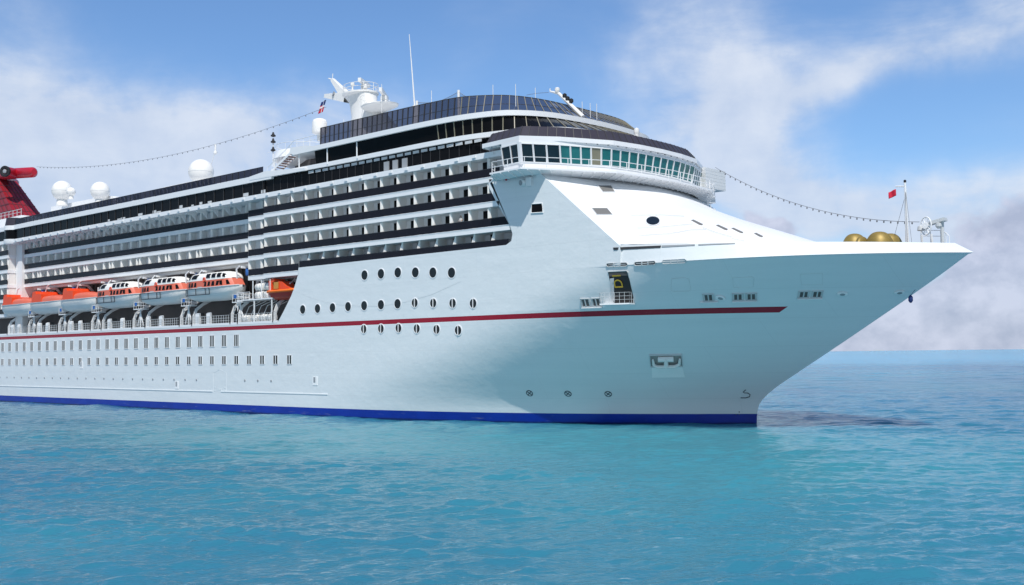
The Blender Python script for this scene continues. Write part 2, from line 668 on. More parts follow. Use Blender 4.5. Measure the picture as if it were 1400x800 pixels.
def copy_at(o, parent, world):
    c = o.copy()
    COL.objects.link(c)
    c.parent = parent
    c.location = Vector(world) - wloc(parent)
    WORLDLOC[c.name] = Vector(world)
    return c


def tag(o, label, cat, group=None, kind=None):
    o['label'] = label
    o['category'] = cat
    if group:
        o['group'] = group
    if kind:
        o['kind'] = kind
    return o


def thing(name, label, cat, loc=(0, 0, 0), group=None):
    o = bpy.data.objects.new(name, None)
    COL.objects.link(o)
    o.location = loc
    WORLDLOC[o.name] = Vector(loc)
    return tag(o, label, cat, group)


def copy_tree(o, parent=None):
    c = o.copy()
    COL.objects.link(c)
    c.parent = parent
    for ch in list(o.children):
        copy_tree(ch, c)
    return c


def interp(x, tab):
    if x <= tab[0][0]:
        return tab[0][1]
    for (a, b), (c, d) in zip(tab, tab[1:]):
        if x <= c:
            return b + (d - b) * (x - a) / (c - a)
    return tab[-1][1]


def catmull(pts, step):
    P = [Vector(p) for p in pts]
    out = []
    for i in range(len(P) - 1):
        p0, p1, p2, p3 = P[max(i - 1, 0)], P[i], P[i + 1], P[min(i + 2, len(P) - 1)]
        n = max(2, int((p2 - p1).length / step))
        for k in range(n):
            t = k / n
            out.append(0.5 * ((2 * p1) + (p2 - p0) * t + (2 * p0 - 5 * p1 + 4 * p2 - p3) * t * t + (3 * p1 - p0 - 3 * p2 + p3) * t ** 3))
    out.append(P[-1])
    return out


def resample(pts, n):
    P = [Vector(p) for p in pts]
    d = [0]
    for a, b in zip(P, P[1:]):
        d.append(d[-1] + (b - a).length)
    out = []
    for i in range(n):
        s = d[-1] * i / (n - 1)
        j = 0
        while j < len(P) - 2 and d[j + 1] < s:
            j += 1
        f = (s - d[j]) / max(1e-9, d[j + 1] - d[j])
        out.append(P[j].lerp(P[j + 1], f))
    return out


def mirror(pts):
    """starboard-to-centre plan points -> full outline round to port"""
    P = [Vector((p[0], p[1])) for p in pts]
    return P + [Vector((p.x, -p.y)) for p in reversed(P) if abs(p.y) > 1e-6]


def inset(pl, d):
    out = []
    n = len(pl)
    for i in range(n):
        a, b = pl[max(i - 1, 0)], pl[min(i + 1, n - 1)]
        t = (b - a).normalized()
        out.append(pl[i] + Vector((t.y, -t.x)) * -d if False else pl[i] + Vector((-t.y, t.x)) * d)
    return out


def lift(pl, z):
    return [Vector((p[0], p[1], z)) for p in pl]


# ------------------------------------------------------------------ sea
def make_sea():
    base = math.degrees(YAW)
    a1 = np.linspace(base - 36, base + 36, 720)
    a2 = np.linspace(base + 36, base + 324, 90)[1:]
    ang = np.radians(np.concatenate([a1, a2]))
    r = [4.0]
    while r[-1] < 900:
        r.append(r[-1] + (0.8 if r[-1] < 24 else (0.13 if r[-1] < 62 else 0.13 + (r[-1] - 62) * 0.0046)))
    while r[-1] < 26000:
        r.append(r[-1] * 1.04)
    r = np.array(r)
    A, Rr = np.meshgrid(ang, r)
    X = CAM.x + np.sin(A) * Rr
    Y = CAM.y + np.cos(A) * Rr
    Z = np.zeros_like(X)
    rng = np.random.default_rng(5)
    step = np.where(Rr < 62, 0.13, 0.13 + np.maximum(Rr - 62, 0) * 0.0046)
    step = np.where(Rr > 900, Rr * 0.04, step)
    step = np.where(Rr < 24, 0.8, step)
    wind = R(-36)
    for i in range(90):
        lam = 0.32 * (3.2 / 0.32) ** rng.random() if i < 76 else 8 * (26 / 8) ** rng.random()
        th = wind + rng.normal(0, 0.5)
        k = 2 * PI / lam
        ph = rng.random() * 2 * PI
        amp = 0.0066 * lam ** 0.92 if i < 76 else 0.0035 * lam ** 0.9
        fade = np.clip((lam / step - 2.2) / 2.0, 0, 1)
        gx = rng.random() * 0.06 - 0.03
        gy = rng.random() * 0.06 - 0.03
        env = 0.6 + 0.4 * np.sin(gx * X + gy * Y + ph * 3)
        Z += amp * fade * env * np.sin(k * (np.cos(th) * X + np.sin(th) * Y) + ph + 0.5 * np.sin(0.21 * X + 0.17 * Y + ph))
    Z = Z + 1.6 * np.maximum(Z, 0) ** 2
    nr, na = X.shape
    V = np.stack([X, Y, Z], -1).reshape(-1, 3)
    V = np.concatenate([V, [[CAM.x, CAM.y, 0]]])
    i, j = np.meshgrid(np.arange(nr - 1), np.arange(na), indexing='ij')
    j2 = (j + 1) % na
    Fq = np.stack([i * na + j, (i + 1) * na + j, (i + 1) * na + j2, i * na + j2], -1).reshape(-1, 4)
    me = bpy.data.meshes.new('sea')
    me.vertices.add(len(V))
    me.vertices.foreach_set('co', V.ravel())
    nq = len(Fq)
    tri = np.stack([np.full(na, len(V) - 1), np.arange(na), (np.arange(na) + 1) % na], -1)
    me.loops.add(nq * 4 + na * 3)
    me.loops.foreach_set('vertex_index', np.concatenate([Fq.ravel(), tri.ravel()]))
    me.polygons.add(nq + na)
    me.polygons.foreach_set('loop_start', np.concatenate([np.arange(nq) * 4, nq * 4 + np.arange(na) * 3]))
    me.polygons.foreach_set('use_smooth', np.ones(nq + na, dtype=bool))
    me.update(calc_edges=True)
    me.validate()
    import bmesh
    if me.polygons[0].normal.z < 0:
        me.flip_normals()
    me.materials.append(WATER)
    o = bpy.data.objects.new('sea', me)
    COL.objects.link(o)
    o['kind'] = 'structure'
    o['label'] = 'rippled turquoise sea reaching to the horizon'


make_sea()

# ------------------------------------------------------------------ the ship: hull form
SHIP = thing('cruise_ship', 'white cruise ship with red stripe, blue waterline band and dark balconies', 'cruise ship', (-120, 0, 0))
BEAM = 16.0
STEM = [(-2, -41.2), (0, -40.85), (0.8, -40.8), (1.9, -40.6), (2.8, -39.9), (3.8, -38.6), (5.85, -35.2), (8.24, -31.2), (10.6, -27.35),
        (12.84, -23.7), (14.56, -20.85), (16.15, -18.35), (16.4, -18.0)]
AFT = -243.0


def stem_x(z):
    return interp(z, STEM)


def half_breadth(x, z, sx=None):
    s = min(max(z / 16.2, 0), 1)
    Lz = 62 - 29 * s ** 0.9
    t = min(max(((stem_x(z) if sx is None else sx) - x) / Lz, 0), 1)
    return BEAM * (1 - (1 - t) ** 2.7)


EDGE = [(12.1, -103.0), (13.4, -101.8), (15.5, -100.0), (16.15, -99.6)]


def hull_side(sgn):
    mb = MB()
    zs = [-2, -1, -0.4, 0, 0.3, 0.6, 1.0, 1.5, 2, 2.6, 3.2, 4, 5, 6, 7, 8, 9, 10, 11, 11.5, 12.1]
    U = [(i / 46) ** 1.6 for i in range(47)]
    rows = []
    for z in zs:
        sx = stem_x(z)
        r = []
        for u in U:
            x = sx + (-115 - sx) * u
            r.append((x, sgn * half_breadth(x, z), z))
        for x in (-140, -170, -200, AFT + 10, AFT):
            r.append((x, sgn * (BEAM if x > AFT + 1 else BEAM - 1.5), z))
        rows.append(r)
    mb.grid(rows)
    zs2 = [12.1, 12.8, 13.5, 14.2, 15, 15.6, 16.15]
    rows = []
    for z in zs2:
        e = interp(z, EDGE)
        sx = stem_x(z)
        r = []
        for u in U:
            x = sx + (e - sx) * u
            zz = z + (z - 12.1) / 4.05 * 0.25 * min(max((x + 45) / 27, 0), 1)
            r.append((x, sgn * half_breadth(x, z), zz))
        rows.append(r)
    mb.grid(rows)
    return mb


hs = hull_side(-1)
hp = hull_side(1)
hull_mb = MB().add(hs.V, hs.F).add(hp.V, hp.F)
# transom
hull_mb.quad((AFT, -14.5, -2), (AFT, 14.5, -2), (AFT, 14.5, 12.1), (AFT, -14.5, 12.1))
hull = build('hull', hull_mb, HULL, SHIP, smooth=30, fixn=False)
_hb = BVHTree.FromPolygons([Vector(v) for v in hs.V], hs.F)


def hit(px, py, bvh, off=0.0):
    d = ray(px, py).normalized()
    loc, nrm, idx, dist = bvh.ray_cast(CAM, d)
    if loc is None:
        return None, None
    if nrm.dot(d) > 0:
        nrm = -nrm
    return loc + nrm * off, nrm


# ---- upper shell plating (side wall above the knuckle up to the bridge wing)
cut = [at(x, y, -16) for x, y in ((692, 335), (699, 329.5), (700.7, 320), (698, 311), (692, 299), (678, 275), (668.5, 256), (668, 250), (671, 245))]
outline = [(-99.55, 16.15), (-98.9, 17.4), (-98.5, 18.3), (-98.4, 19.15)] + [(c.x, c.z) for c in cut] + [(-64.0, 26.7), (-56.7, 26.6), (-46.3, 18.1), (-46.3, 16.15)]
for sg in (-1, 1):
    m_ = MB().prism([(x, sg * 16.0, z) for x, z in outline], (0, -sg * 0.35, 0))
    build('shell_plating', m_, HULL, hull)
sp_b = MB().prism([(x, -16.0, z) for x, z in outline], (0, 0.35, 0))


def bul_top(x):
    return interp(x, [(-46.3, 18.15), (-40, 17.9), (-32, 17.65), (-22, 17.45), (-19.7, 17.4)])


bul = MB()
for sg in (-1, 1):
    rows = [[], [], [], []]
    for i in range(41):
        f = (i / 40)
        x0 = -18.0 - 28.3 * f ** 1.3
        x1 = -19.7 - 26.6 * f ** 1.3
        y0 = half_breadth(x0, 16.2, -18.0)
        y1 = max(0, half_breadth(x1, 16.2, -19.7) - 0.12 * min(1, f * 8))
        rows[0].append((x0, sg * y0, 16.15 + 0.25 * min(max((x0 + 45) / 27, 0), 1)))
        rows[1].append((x1, sg * y1, bul_top(x1)))
        rows[2].append((x1 - 0.25 * (1 - f), sg * max(0, y1 - 0.3), bul_top(x1)))
        rows[3].append((x1 - 0.4, sg * max(0, y1 - 0.3), 16.5))
    bul.grid(rows)
build('bulwark', bul, HULL, hull, smooth=30)
_bb = BVHTree.FromPolygons([Vector(v) for v in bul.V], bul.F)
fd = MB()
xs_ = [-19.2 - 30 * (i / 24) ** 1.2 for i in range(25)]
fd.grid([[(x, -max(0.02, half_breadth(x, 16.2, -19.7) - .32), 16.62) for x in xs_], [(x, max(0.02, half_breadth(x, 16.2, -19.7) - .32), 16.62) for x in xs_]])
build('foredeck', fd, DECKG, SHIP)

# ---- deckhouse below the bridge (raked, rounded front)


def house_edge(z):
    return -46.3 - 1.225 * (z - 18)


def house_c(z):
    return interp(z, [(16.5, -28.0), (18.2, -32.6), (20, -37.6), (22, -43.3), (24, -48.4), (25.5, -51.6), (26.6, -53.4)])


hf = MB()
rows = []
for i in range(24):
    z = 16.5 + 10.1 * i / 23
    e, c = house_edge(z), house_c(z)
    hw_ = 15.25 if z < 18.25 else 16.0
    rows.append([(e + (c - e) * (1 - abs(v) ** 1.7), hw_ * v, z) for v in [(-1 + 2 * k / 48) for k in range(49)]])
hf.grid(rows)
HOUSE = build('forward_house', hf, WHITE, SHIP, smooth=40)
_hf = BVHTree.FromPolygons([Vector(v) for v in hf.V], hf.F)

# ---- inner cores so that no light leaks through the accommodation
core = MB()
core.box(-111, -60, -13.7, 15.9, 18.15, 29.1)
core.box(-111, -98.6, -10.4, 15.9, 12.2, 18.14)
core.box(-98.6, -60, -13.7, 15.9, 12.2, 18.14)
core.box(-235, -111, -12.2, 15.9, 20.55, 29.1)
core.box(-235, -111.02, -10.4, 15.9, 12.2, 20.54)
core.box(-60, -57.5, -15.6, 15.6, 16.6, 26.3)
build('accommodation_block', core, WHITE, SHIP)

# ------------------------------------------------------------------ decks and balconies
FL = [18.80, 21.53, 24.27, 27.0]
MOD = 2.99
PX0 = -100.0


def balcony_row(zf, x0, x1, yo, yw, ps, zc=None, paired=False, doors=True, ribs=False, rail=True, lean=False):
    """one deck of balconies: slab, cabin wall, partitions, doors and smoked glass rail"""
    zc = zc or zf + 2.73 - 0.6
    slab = MB().box(x0, x1, yo, yw + 0.9, zf - 0.6, zf)
    slab.box(x0, x1, yo - 0.035, yo - 0.002, zf - 0.07, zf - 0.005)
    bd = build('balcony_deck', slab, WHITE, SHIP)
    wl = MB().box(x0 + .02, x1 - .02, yw, yw + 0.9, zf, zc)
    build('cabin_wall', wl, WHITE, bd)
    first = None
    for k, x in enumerate(ps):
        if x < x0 - 0.01 or x > x1:
            continue
        if first is None:
            pm = MB()
            if lean:
                pm.prism([(x - .04, yo + .05, zf + .9), (x - .04, yw - .01, zf + .9), (x - .04, yw - .01, zc), (x - .04, yw - 0.55, zc), (x - .04, yo + .25, zf + 1.1)], (.08, 0, 0))
            else:
                pm.box(x - 0.04, x + 0.04, yo + 0.36, yw - .01, zf + .005, zc - 0.01)
                pm.prism([(x - .20, yo + .10, zf + .005), (x - .15, yo + .08, zf + .005), (x + .05, yo + .33, zf + .005), (x - .01, yo + .38, zf + .005)], (0, 0, zc - zf - .02))
            first = build('partition', pm, CREAM, bd)
            o0, x00 = WORLDLOC[first.name].copy(), x
        else:
            copy_at(first, bd, (o0.x + x - x00, o0.y, o0.z))
        if doors and x + MOD < x1 + 1.5:
            # glass door stands at the forward end of each cabin wall
            dx = x - 1.75 + random.uniform(-.05, .05)
            dm = MB().box(dx - 0.42, dx + 0.36, yw - 0.05, yw - 0.005, zf + 0.02, zf + 2.02)
            build('balcony_door', dm, BLACKG, bd)
    if rail:
        rl = MB()
        rl.box(x0 + .03, x1, yo + 0.02, yo + 0.05, zf + 0.03, zf + 0.86)
        ro = build('balcony_rail', rl, RAILG, bd)
        tr = MB().tube([(x0, yo + .035, zf + .89), (x1, yo + .035, zf + .89)], 0.035, 6)
        xx = x0 + .05
        while xx < x1:
            tr.box(xx - .025, xx + .025, yo + .055, yo + .1, zf, zf + .88)
            xx += MOD / 2
        build('handrail', tr, MULL, ro)
    return bd


front_ps = [PX0 + MOD * k for k in range(-2, 14)]
balcony_row(FL[0], -106.2, -98.45, -16.0, -14.55, front_ps[:3], doors=True)
balcony_row(FL[1], -106.2, -61.0, -16.0, -14.55, front_ps)
balcony_row(FL[2], -106.2, -62.5, -16.0, -14.55, front_ps)
balcony_row(FL[3], -106.2, -62.4, -16.0, -14.55, front_ps, zc=29.1)
# stepped block behind it
for zf in FL:
    balcony_row(zf, -111.0, -106.24, -15.2, -14.1, [-110.9, -108.0], doors=False, zc=29.1 if zf > 26 else None)
aft_ps = [-113.5 - 2.95 * k for k in range(25)]
aft_ps2 = []
for k, x in enumerate(aft_ps):
    aft_ps2.append(x)
    if k % 3 == 1:
        aft_ps2.append(x - 0.95)
balcony_row(FL[3], -184.8, -111.05, -14.0, -12.75, aft_ps, doors=False, zc=29.1)
balcony_row(FL[2], -184.8, -111.05, -14.0, -12.75, aft_ps, doors=False)
balcony_row(FL[1], -184.8, -111.05, -14.0, -12.75, aft_ps2, doors=False)
# soffit frames under the overhanging lido deck
fr0 = None
for x in aft_ps:
    if fr0 is not None:
        copy_at(fr0, SHIP, (fo0.x + x - fx0, fo0.y, fo0.z))
        continue
    fr = MB()
    fr.box(x - 1.0, x - 0.9, -15.8, -14.02, 28.8, 29.12)
    fr.add([(x - 1, -14.01, 28.8), (x - .9, -14.01, 28.8), (x - .9, -14.01, 28.0), (x - 1, -14.01, 28.0), (x - 1, -14.8, 28.8), (x - .9, -14.8, 28.8)],
           [(0, 1, 2, 3), (0, 3, 4), (1, 5, 2), (3, 2, 5, 4)])
    fr0 = build('soffit_bracket', fr, WHITE, SHIP)
    fo0, fx0 = WORLDLOC[fr0.name].copy(), x
# leaning screens of the open deck behind the shell plating
ds = MB()
lb = MB().box(-98.4, -61.3, -15.86, -15.82, 19.2, 19.95)
lo = build('deck_rail', lb, RAILG, SHIP)
tr = MB().tube([(-98.4, -15.84, 19.98), (-61.3, -15.84, 19.98)], 0.035, 6)
for k in range(26):
    tr.box(-98 + k * 1.47, -97.95 + k * 1.47, -15.81, -15.76, 19.2, 19.97)
build('handrail', tr, MULL, lo)
sc0 = None
for k in range(0, 13):
    x = -96.6 + MOD * k - 0.0
    if x > -61:
        break
    if sc0 is None:
        ds.prism([(x - .55, -15.79, 19.3), (x + .15, -15.62, 19.3), (x + .15, -15.62, 20.93), (x + .0, -15.66, 20.93)], (-.02, .07, 0))
        ds.box(x + .1, x + .16, -15.55, -14.12, 19.3, 20.9)
        sc0 = build('leaning_screen', ds, CREAM, SHIP)
        s0 = WORLDLOC[sc0.name].copy()
        sx0 = x
    else:
        copy_at(sc0, SHIP, (s0.x + x - sx0, s0.y, s0.z))
    build('balcony_door', MB().box(x - 1.9, x - 1.2, -14.15, -14.105, 19.0, 20.9), BLACKG, SHIP)

# ---- aft corner: white trunk and flush balconies
build('stair_trunk', MB().prism([(-187.3, -14.45, 12.2), (-184.0, -14.45, 12.2), (-184.6, -14.45, 19.0), (-184.85, -14.45, 29.1), (-187.3, -14.45, 29.1)], (0, 4, 0)), WHITE, SHIP)
for zf in FL[1:] + [FL[0], 16.1]:
    balcony_row(zf, -232, -187.32, -16.0, -14.3, [-187.45, -190, -193, -196, -199, -202], doors=False, zc=29.1 if zf > 26 else None)

# ------------------------------------------------------------------ lido deck ledge, dark glazing, top rails
bay_x = -181.0
led = MB().box(-232, -62.0, -16.05, 16.05, 29.12, 29.74)
for k in range(44):
    x = -184 + k * 2.8
    led.box(x, x + 0.5, -16.17, -16.06, 29.35, 29.68)
build('lido_ledge', led, WHITE, SHIP)
gl = MB().box(-232, -106.2, -15.75, 15.75, 29.74, 31.56)
lg = build('lido_glazing', gl, BLACKG, SHIP)
mm = MB()
x = -181
while x < -106.5:
    mm.box(x - .05, x + .05, -15.85, -15.76, 29.75, 31.55)
    x += 2.4
build('mullion', mm, MULL, lg)
# interiors shown on the aft lido glass: pale table tops and blinds
bl = MB()
random.seed(3)
x = -150
while x < -107:
    if random.random() < 0.45:
        h = random.uniform(.15, .5)
        bl.box(x, x + random.uniform(.4, 1.4), -15.79, -15.755, 29.85, 29.85 + h)
    x += 1.1
build('window_blind', bl, GREYW, lg)
tl = MB().box(-232, -104.5, -16.0, 16.0, 31.56, 32.36)
build('sun_deck_ledge', tl, WHITE, SHIP)
# rounded bay at the aft end
bay = MB()
pr = [(0.0, 28.9), (1.9, 28.9), (2.0, 29.1), (2.0, 29.8)]
bay.lathe([(r_, h) for r_, h in pr], (-186.6, -14.9, 0), 20)
bay.lathe([(2.0, 31.5), (2.0, 32.3)], (-186.6, -14.9, 0), 20)
bo = build('bay_ledge', bay, WHITE, SHIP, smooth=40)
build('bay_window', MB().lathe([(1.85, 29.8), (1.85, 31.5)], (-186.6, -14.9, 0), 20), BLACKG, bo, smooth=40)
build('bay_screen', MB().lathe([(1.85, 32.3), (1.6, 33.8)], (-186.6, -14.9, 0), 20), ROOFG, bo, smooth=40)

sr = MB().box(-184.5, -106.5, -15.9, -15.86, 32.42, 33.4)
so_ = build('sun_deck_screen', sr, SCREENG, SHIP)
mm = MB().tube([(-184.5, -15.88, 33.43), (-106.5, -15.88, 33.43)], 0.04, 6)
x = -184.4
while x < -106.5:
    mm.box(x - .05, x + .05, -15.93, -15.83, 32.37, 33.45)
    x += 1.5
build('screen_post', mm, MULL, so_)

# deck loungers stacked up behind the sun deck screen
lng = None
random.seed(5)
k = 0
x = -172.0
while x < -118:
    if not (-140 < x < -136):
        if lng is None:
            lng = thing('deck_lounger', 'blue deck lounger with raised back behind the sun deck screen', 'lounger', (x, -15.2, 32.37), 'loungers along the sun deck screen')
            build('seat', MB().box(x - .3, x + .3, -15.6, -14.0, 32.65, 32.75), BLUE, lng)
            build('backrest', MB().obox((x, -15.55, 33.05), (.3, 0, 0), (0, .04, .0), (0, -.12, .38)), BLUE, lng)
            lg_ = MB()
            for dx in (-.26, .26):
                for dy in (-15.4, -14.2):
                    lg_.box(x + dx - .03, x + dx + .03, dy - .03, dy + .03, 32.37, 32.65)
            build('frame', lg_, MULL, lng)
        else:
            c = copy_tree(lng)
            c.location = (x, -15.2, 32.37)
    x += random.choice((1.1, 1.1, 1.3, 2.6))

# ------------------------------------------------------------------ curved forward tiers
C2 = mirror([(-106, -15.93), (-100, -15.8), (-94, -15.6), (-87, -15.5), (-80, -15.5), (-74.5, -15.5), (-69, -15.2), (-64.2, -14.2), (-60.8, -13.0), (-57.9, -10.8), (-56.5, -6.9), (-55.8, -3), (-55.6, 0)])
C1 = mirror([(-95.5, -15.9), (-88, -15.95), (-80, -15.95), (-74.3, -15.85), (-69, -15.4), (-64.4, -14.05), (-62.2, -12.0), (-60.8, -9.2), (-60.2, -6), (-59.9, -3), (-59.8, 0)])
CT = mirror([(-94.3, -15.5), (-88, -15.5), (-80, -15.45), (-75, -15.3), (-69.8, -14.8), (-67.0, -13.3), (-65.2, -11.6), (-64.1, -9), (-63.6, -6), (-63.5, -3), (-63.5, 0)])


def plan(c, n):
    return [Vector((p.x, p.y)) for p in resample(catmull([(q.x, q.y, 0) for q in c], 1.0), n)]


NP = 160
c2, c1, ct = plan(C2, NP), plan(C1, NP), plan(CT, NP)


def solid_plan(pl, z0, z1):
    m_ = MB()
    m_.grid([lift(pl, z0), lift(pl, z1)])
    n = len(pl)
    m_.add(lift(pl, z1), [(i, i + 1, n - 2 - i, n - 1 - i) for i in range(n // 2 - 1)])
    m_.add(lift(pl, z0), [(i, i + 1, n - 2 - i, n - 1 - i) for i in range(n // 2 - 1)])
    m_.quad(*[Vector((pl[i].x, pl[i].y, z)) for i, z in ((0, z0), (0, z1), (-1, z1), (-1, z0))])
    return m_


def towards(pl, d):
    """plan moved inwards by d"""
    out = []
    n = len(pl)
    for i in range(n):
        a, b = pl[max(i - 1, 0)], pl[min(i + 1, n - 1)]
        t = (b - a).normalized()
        out.append(pl[i] + Vector((-t.y, t.x)) * d)
    return out


# tier 0 (black glazing over the lido ledge)
t0 = towards(c2, 0.35)
tg = MB().grid([lift(t0, 29.74), lift(t0, 31.85)])
tgo = build('upper_glazing', tg, BLACKG, SHIP, smooth=30)
for i in range(0, 56, 2):
    p = t0[i]
    build('mullion', MB().box(p.x - .03, p.x + .03, p.y - .05, p.y + .02, 29.75, 31.5), MULL, tgo)
cl = MB()
for k in range(22):
    x = -97.0 + k * 1.42
    if x < -67:
        yy = min(p.y for p in t0 if abs(p.x - x) < 2.5) - .03
        cl.box(x, x + 1.05, yy - .02, yy + .1, 31.38, 31.7)
build('clerestory_window', cl, GREYW, tgo)
for x in (-82.3, -80.7, -79.0):
    build('service_door', MB().box(x, x + .9, -15.27, -15.12, 29.8, 31.05), STEEL, tgo)
build('forward_ledge', solid_plan(c2, 31.85, 32.4), WHITE, SHIP, smooth=30)
# parapet where the ledge meets the sun deck
build('parapet', MB().prism([(-109.5, -16.03, 31.9), (-97, -16.03, 31.75), (-97, -16.03, 32.1), (-103, -16.03, 32.55), (-106, -16.03, 32.72), (-109.5, -16.03, 32.4)], (0, 0.3, 0)), WHITE, SHIP)

def matched(top, pl, cx=-75.0):
    """for each top rail point the point of plan pl straight below/outside it"""
    out = []
    for p in top:
        best = None
        if p.x <= cx:
            for a, b in zip(pl, pl[1:]):
                if (a.x - p.x) * (b.x - p.x) <= 0 and a.y * p.y > 0 and abs(b.x - a.x) > 1e-9:
                    best = a.lerp(b, (p.x - a.x) / (b.x - a.x))
                    break
        else:
            d = Vector((p.x - cx, p.y))
            for a, b in zip(pl, pl[1:]):
                A_, B_ = a - Vector((cx, 0)), b - Vector((cx, 0))
                ca, cb_ = d.x * A_.y - d.y * A_.x, d.x * B_.y - d.y * B_.x
                if ca * cb_ <= 0 and abs(ca - cb_) > 1e-9 and (A_ + B_).dot(d) > 0:
                    best = a.lerp(b, ca / (ca - cb_))
                    break
        out.append(best if best is not None else Vector((p.x, p.y)))
    return out


# tier 1 (raked dark windows)
i0 = next(i for i, p in enumerate(c2) if p.x > -93.8)
b1, b2 = towards(c2, 0.3), towards(c1, 0.3)
full_t = plan(b2, NP)
full_b = matched(full_t, b1)
w1 = MB().grid([lift(full_b, 32.4), lift(full_t, 34.2)])
t1o = build('panorama_windows', w1, BLACKG, SHIP, smooth=30)
n1 = 74
ft_ = [Vector((p.x, p.y)) for p in resample(lift(full_t, 0), n1)]
rb, rt = lift(matched(ft_, b1), 32.4), lift(ft_, 34.2)
for i in range(18, n1 - 18):
    build('mullion', MB().bar(rb[i] + Vector((0.03, -.03, 0)), rt[i] + Vector((0.03, -.03, 0)), 0.09, 0.10), TAN, t1o)
build('observation_ledge', solid_plan(c1, 34.15, 34.75), WHITE, SHIP, smooth=30)
# top windscreen
wt = ct
wb = matched(wt, towards(c1, 0.35))
ws = MB().grid([lift(wb, 34.8), lift(wt, 36.95)])
wso = build('windscreen', ws, SCREENG, SHIP, smooth=30)
n2 = 92
ft_ = [Vector((p.x, p.y)) for p in resample(lift(wt, 0), n2)]
rb, rt = lift(matched(ft_, towards(c1, .35)), 34.78), lift(ft_, 37.0)
mm, m2_ = MB(), MB()
for i in range(n2):
    if 27 <= i <= n2 - 28:
        m2_.bar(rb[i], rt[i], 0.08, 0.10)
    else:
        mm.bar(rb[i], rt[i], 0.12, 0.12)
rm = [a.lerp(b, 0.43) for a, b in zip(rb, rt)]
for i in range(n2 - 1):
    mm.bar(rm[i], rm[i + 1], 0.05, 0.05)
    mm.bar(rt[i], rt[i + 1], 0.08, 0.08)
build('screen_post', mm, MULL, wso)
build('screen_post', m2_, TAN, wso)
# inner funnel casing, stores and gear dimly seen through the tinted screen
inn = MB().box(-90, -72, -9, 9, 34.76, 36.1)
inn.box(-70.5, -67, -8, 8, 34.76, 35.6)
build('deck_locker_house', inn, GREYW, SHIP)

# ------------------------------------------------------------------ terrace, stair and lookout aft of the observation deck
tb = MB().prism([(-100.6, -15.9, 34.5), (-99.6, -15.9, 34.15), (-95.4, -15.9, 34.15), (-95.4, -15.9, 34.75), (-97, -15.9, 35.05), (-100.2, -15.9, 35.2)], (0, 0.25, 0))
tb.box(-100.4, -95.4, -15.65, -3, 34.15, 34.5)
ter = build('terrace', tb, WHITE, SHIP)
rl = MB()
for x in (-100.3, -99, -97.6, -96.2):
    rl.tube([(x, -15.8, 34.7), (x, -15.8, 36.1)], .03, 6)
rl.tube([(-101.0, -15.8, 35.3), (-99.6, -15.8, 36.1), (-94.4, -15.8, 36.15)], .04, 6)
rl.tube([(-100.3, -15.8, 35.6), (-94.4, -15.8, 35.6)], .025, 6)
build('handrail', rl, WHITE, ter)
st = MB()
for k in range(10):
    f = k / 9
    st.box(-105.6 + 4.6 * f, -105.2 + 4.6 * f, -15.6, -14.4, 32.3 + 2.1 * f, 32.36 + 2.1 * f)
stair = build('stair', st, mat('red_brown_tread', (0.16, 0.05, 0.03), .7), SHIP)
sg_ = MB()
for y in (-15.65, -14.35):
    sg_.bar((-105.9, y, 32.2), (-100.7, y, 34.55), .08, .3)
    sg_.tube([(-105.9, y, 33.2), (-100.7, y, 35.6)], .035, 6)
    for k in range(6):
        f = k / 5
        sg_.tube([(-105.9 + 5.2 * f, y, 32.2 + 2.35 * f), (-105.9 + 5.2 * f, y, 33.2 + 2.4 * f)], .025, 6)
build('stair_rail', sg_, WHITE, stair)
for px in (375.5, 409, 447.5, 488):
    p = at(px, 215, -15.6)
    build('pillar', MB().tube([(p.x, -15.6, 32.1), (p.x, -15.6, 34.2)], .09, 8), WHITE, SHIP)
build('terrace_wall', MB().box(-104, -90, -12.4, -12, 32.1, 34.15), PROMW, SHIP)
look = MB().lathe([(2.0, 0), (3.9, 0.75), (4.3, 1.0), (3.9, 2.1), (3.7, 2.1), (3.6, 1.1), (0.02, 1.1)], (-104.4, -10.6, 33.6), 32)
lko = build('lookout', look, WHITE, SHIP, smooth=35)
lr = MB()
circ = [(-104.4 + 3.85 * math.cos(a), -10.6 + 3.85 * math.sin(a), 36.6) for a in [2 * PI * k / 28 for k in range(28)]]
lr.tube(circ, .04, 6, closed=True)
for k in range(0, 28, 2):
    lr.tube([(circ[k][0], circ[k][1], 35.5), circ[k]], .025, 6)
build('handrail', lr, WHITE, lko)
# signal light stack on the lookout
p = at(373.5, 210, -10.6)
sk = MB().tube([(p.x, -10.6, 34.7), (p.x, -10.6, 38.4)], .1, 8)
sk.tube([(p.x - 1.5, -10.6, 36.9), (p.x + 1.5, -10.6, 36.9)], .03, 6)
sko = build('signal_mast', sk, WHITE, SHIP)
for dz in (37.0, 38.2, 39.1):
    build('signal_lamp', MB().lathe([(.12, -.1), (.36, 0), (.36, .16), (.2, .26), (.1, .6)], (p.x, -10.6, dz), 12), BLACK, sko, smooth=40)

# ------------------------------------------------------------------ bridge
Rr = mirror([(-64.4, -15.6), (-64.1, -16.9), (-58.1, -17.5), (-55.5, -14), (-52.75, -8.2), (-52.1, -4), (-51.95, 0)])
Kk = mirror([(-62.6, -16.6), (-61.6, -18.4), (-56.9, -18.7), (-54.7, -15.2), (-51.5, -9.3), (-50.9, -4), (-50.75, 0)])
Ww = mirror([(-61.6, -15.6), (-60.9, -16.9), (-58.0, -17.35), (-55.7, -13.6), (-53.35, -7.9), (-52.75, -4), (-52.6, 0)])
BR = build('bridge', solid_plan(Kk, 26.7, 26.88), WHITE, SHIP)
Kin = mirror([(-63.8, -16.0), (-61.5, -16.4), (-57.4, -16.6), (-55.9, -13.9), (-53.6, -8.6), (-52.8, -4), (-52.7, 0)])
sk = MB().grid([lift(Kk, 26.7), lift(Kin, 26.38)])
build('skirt', sk, WHITE, BR)
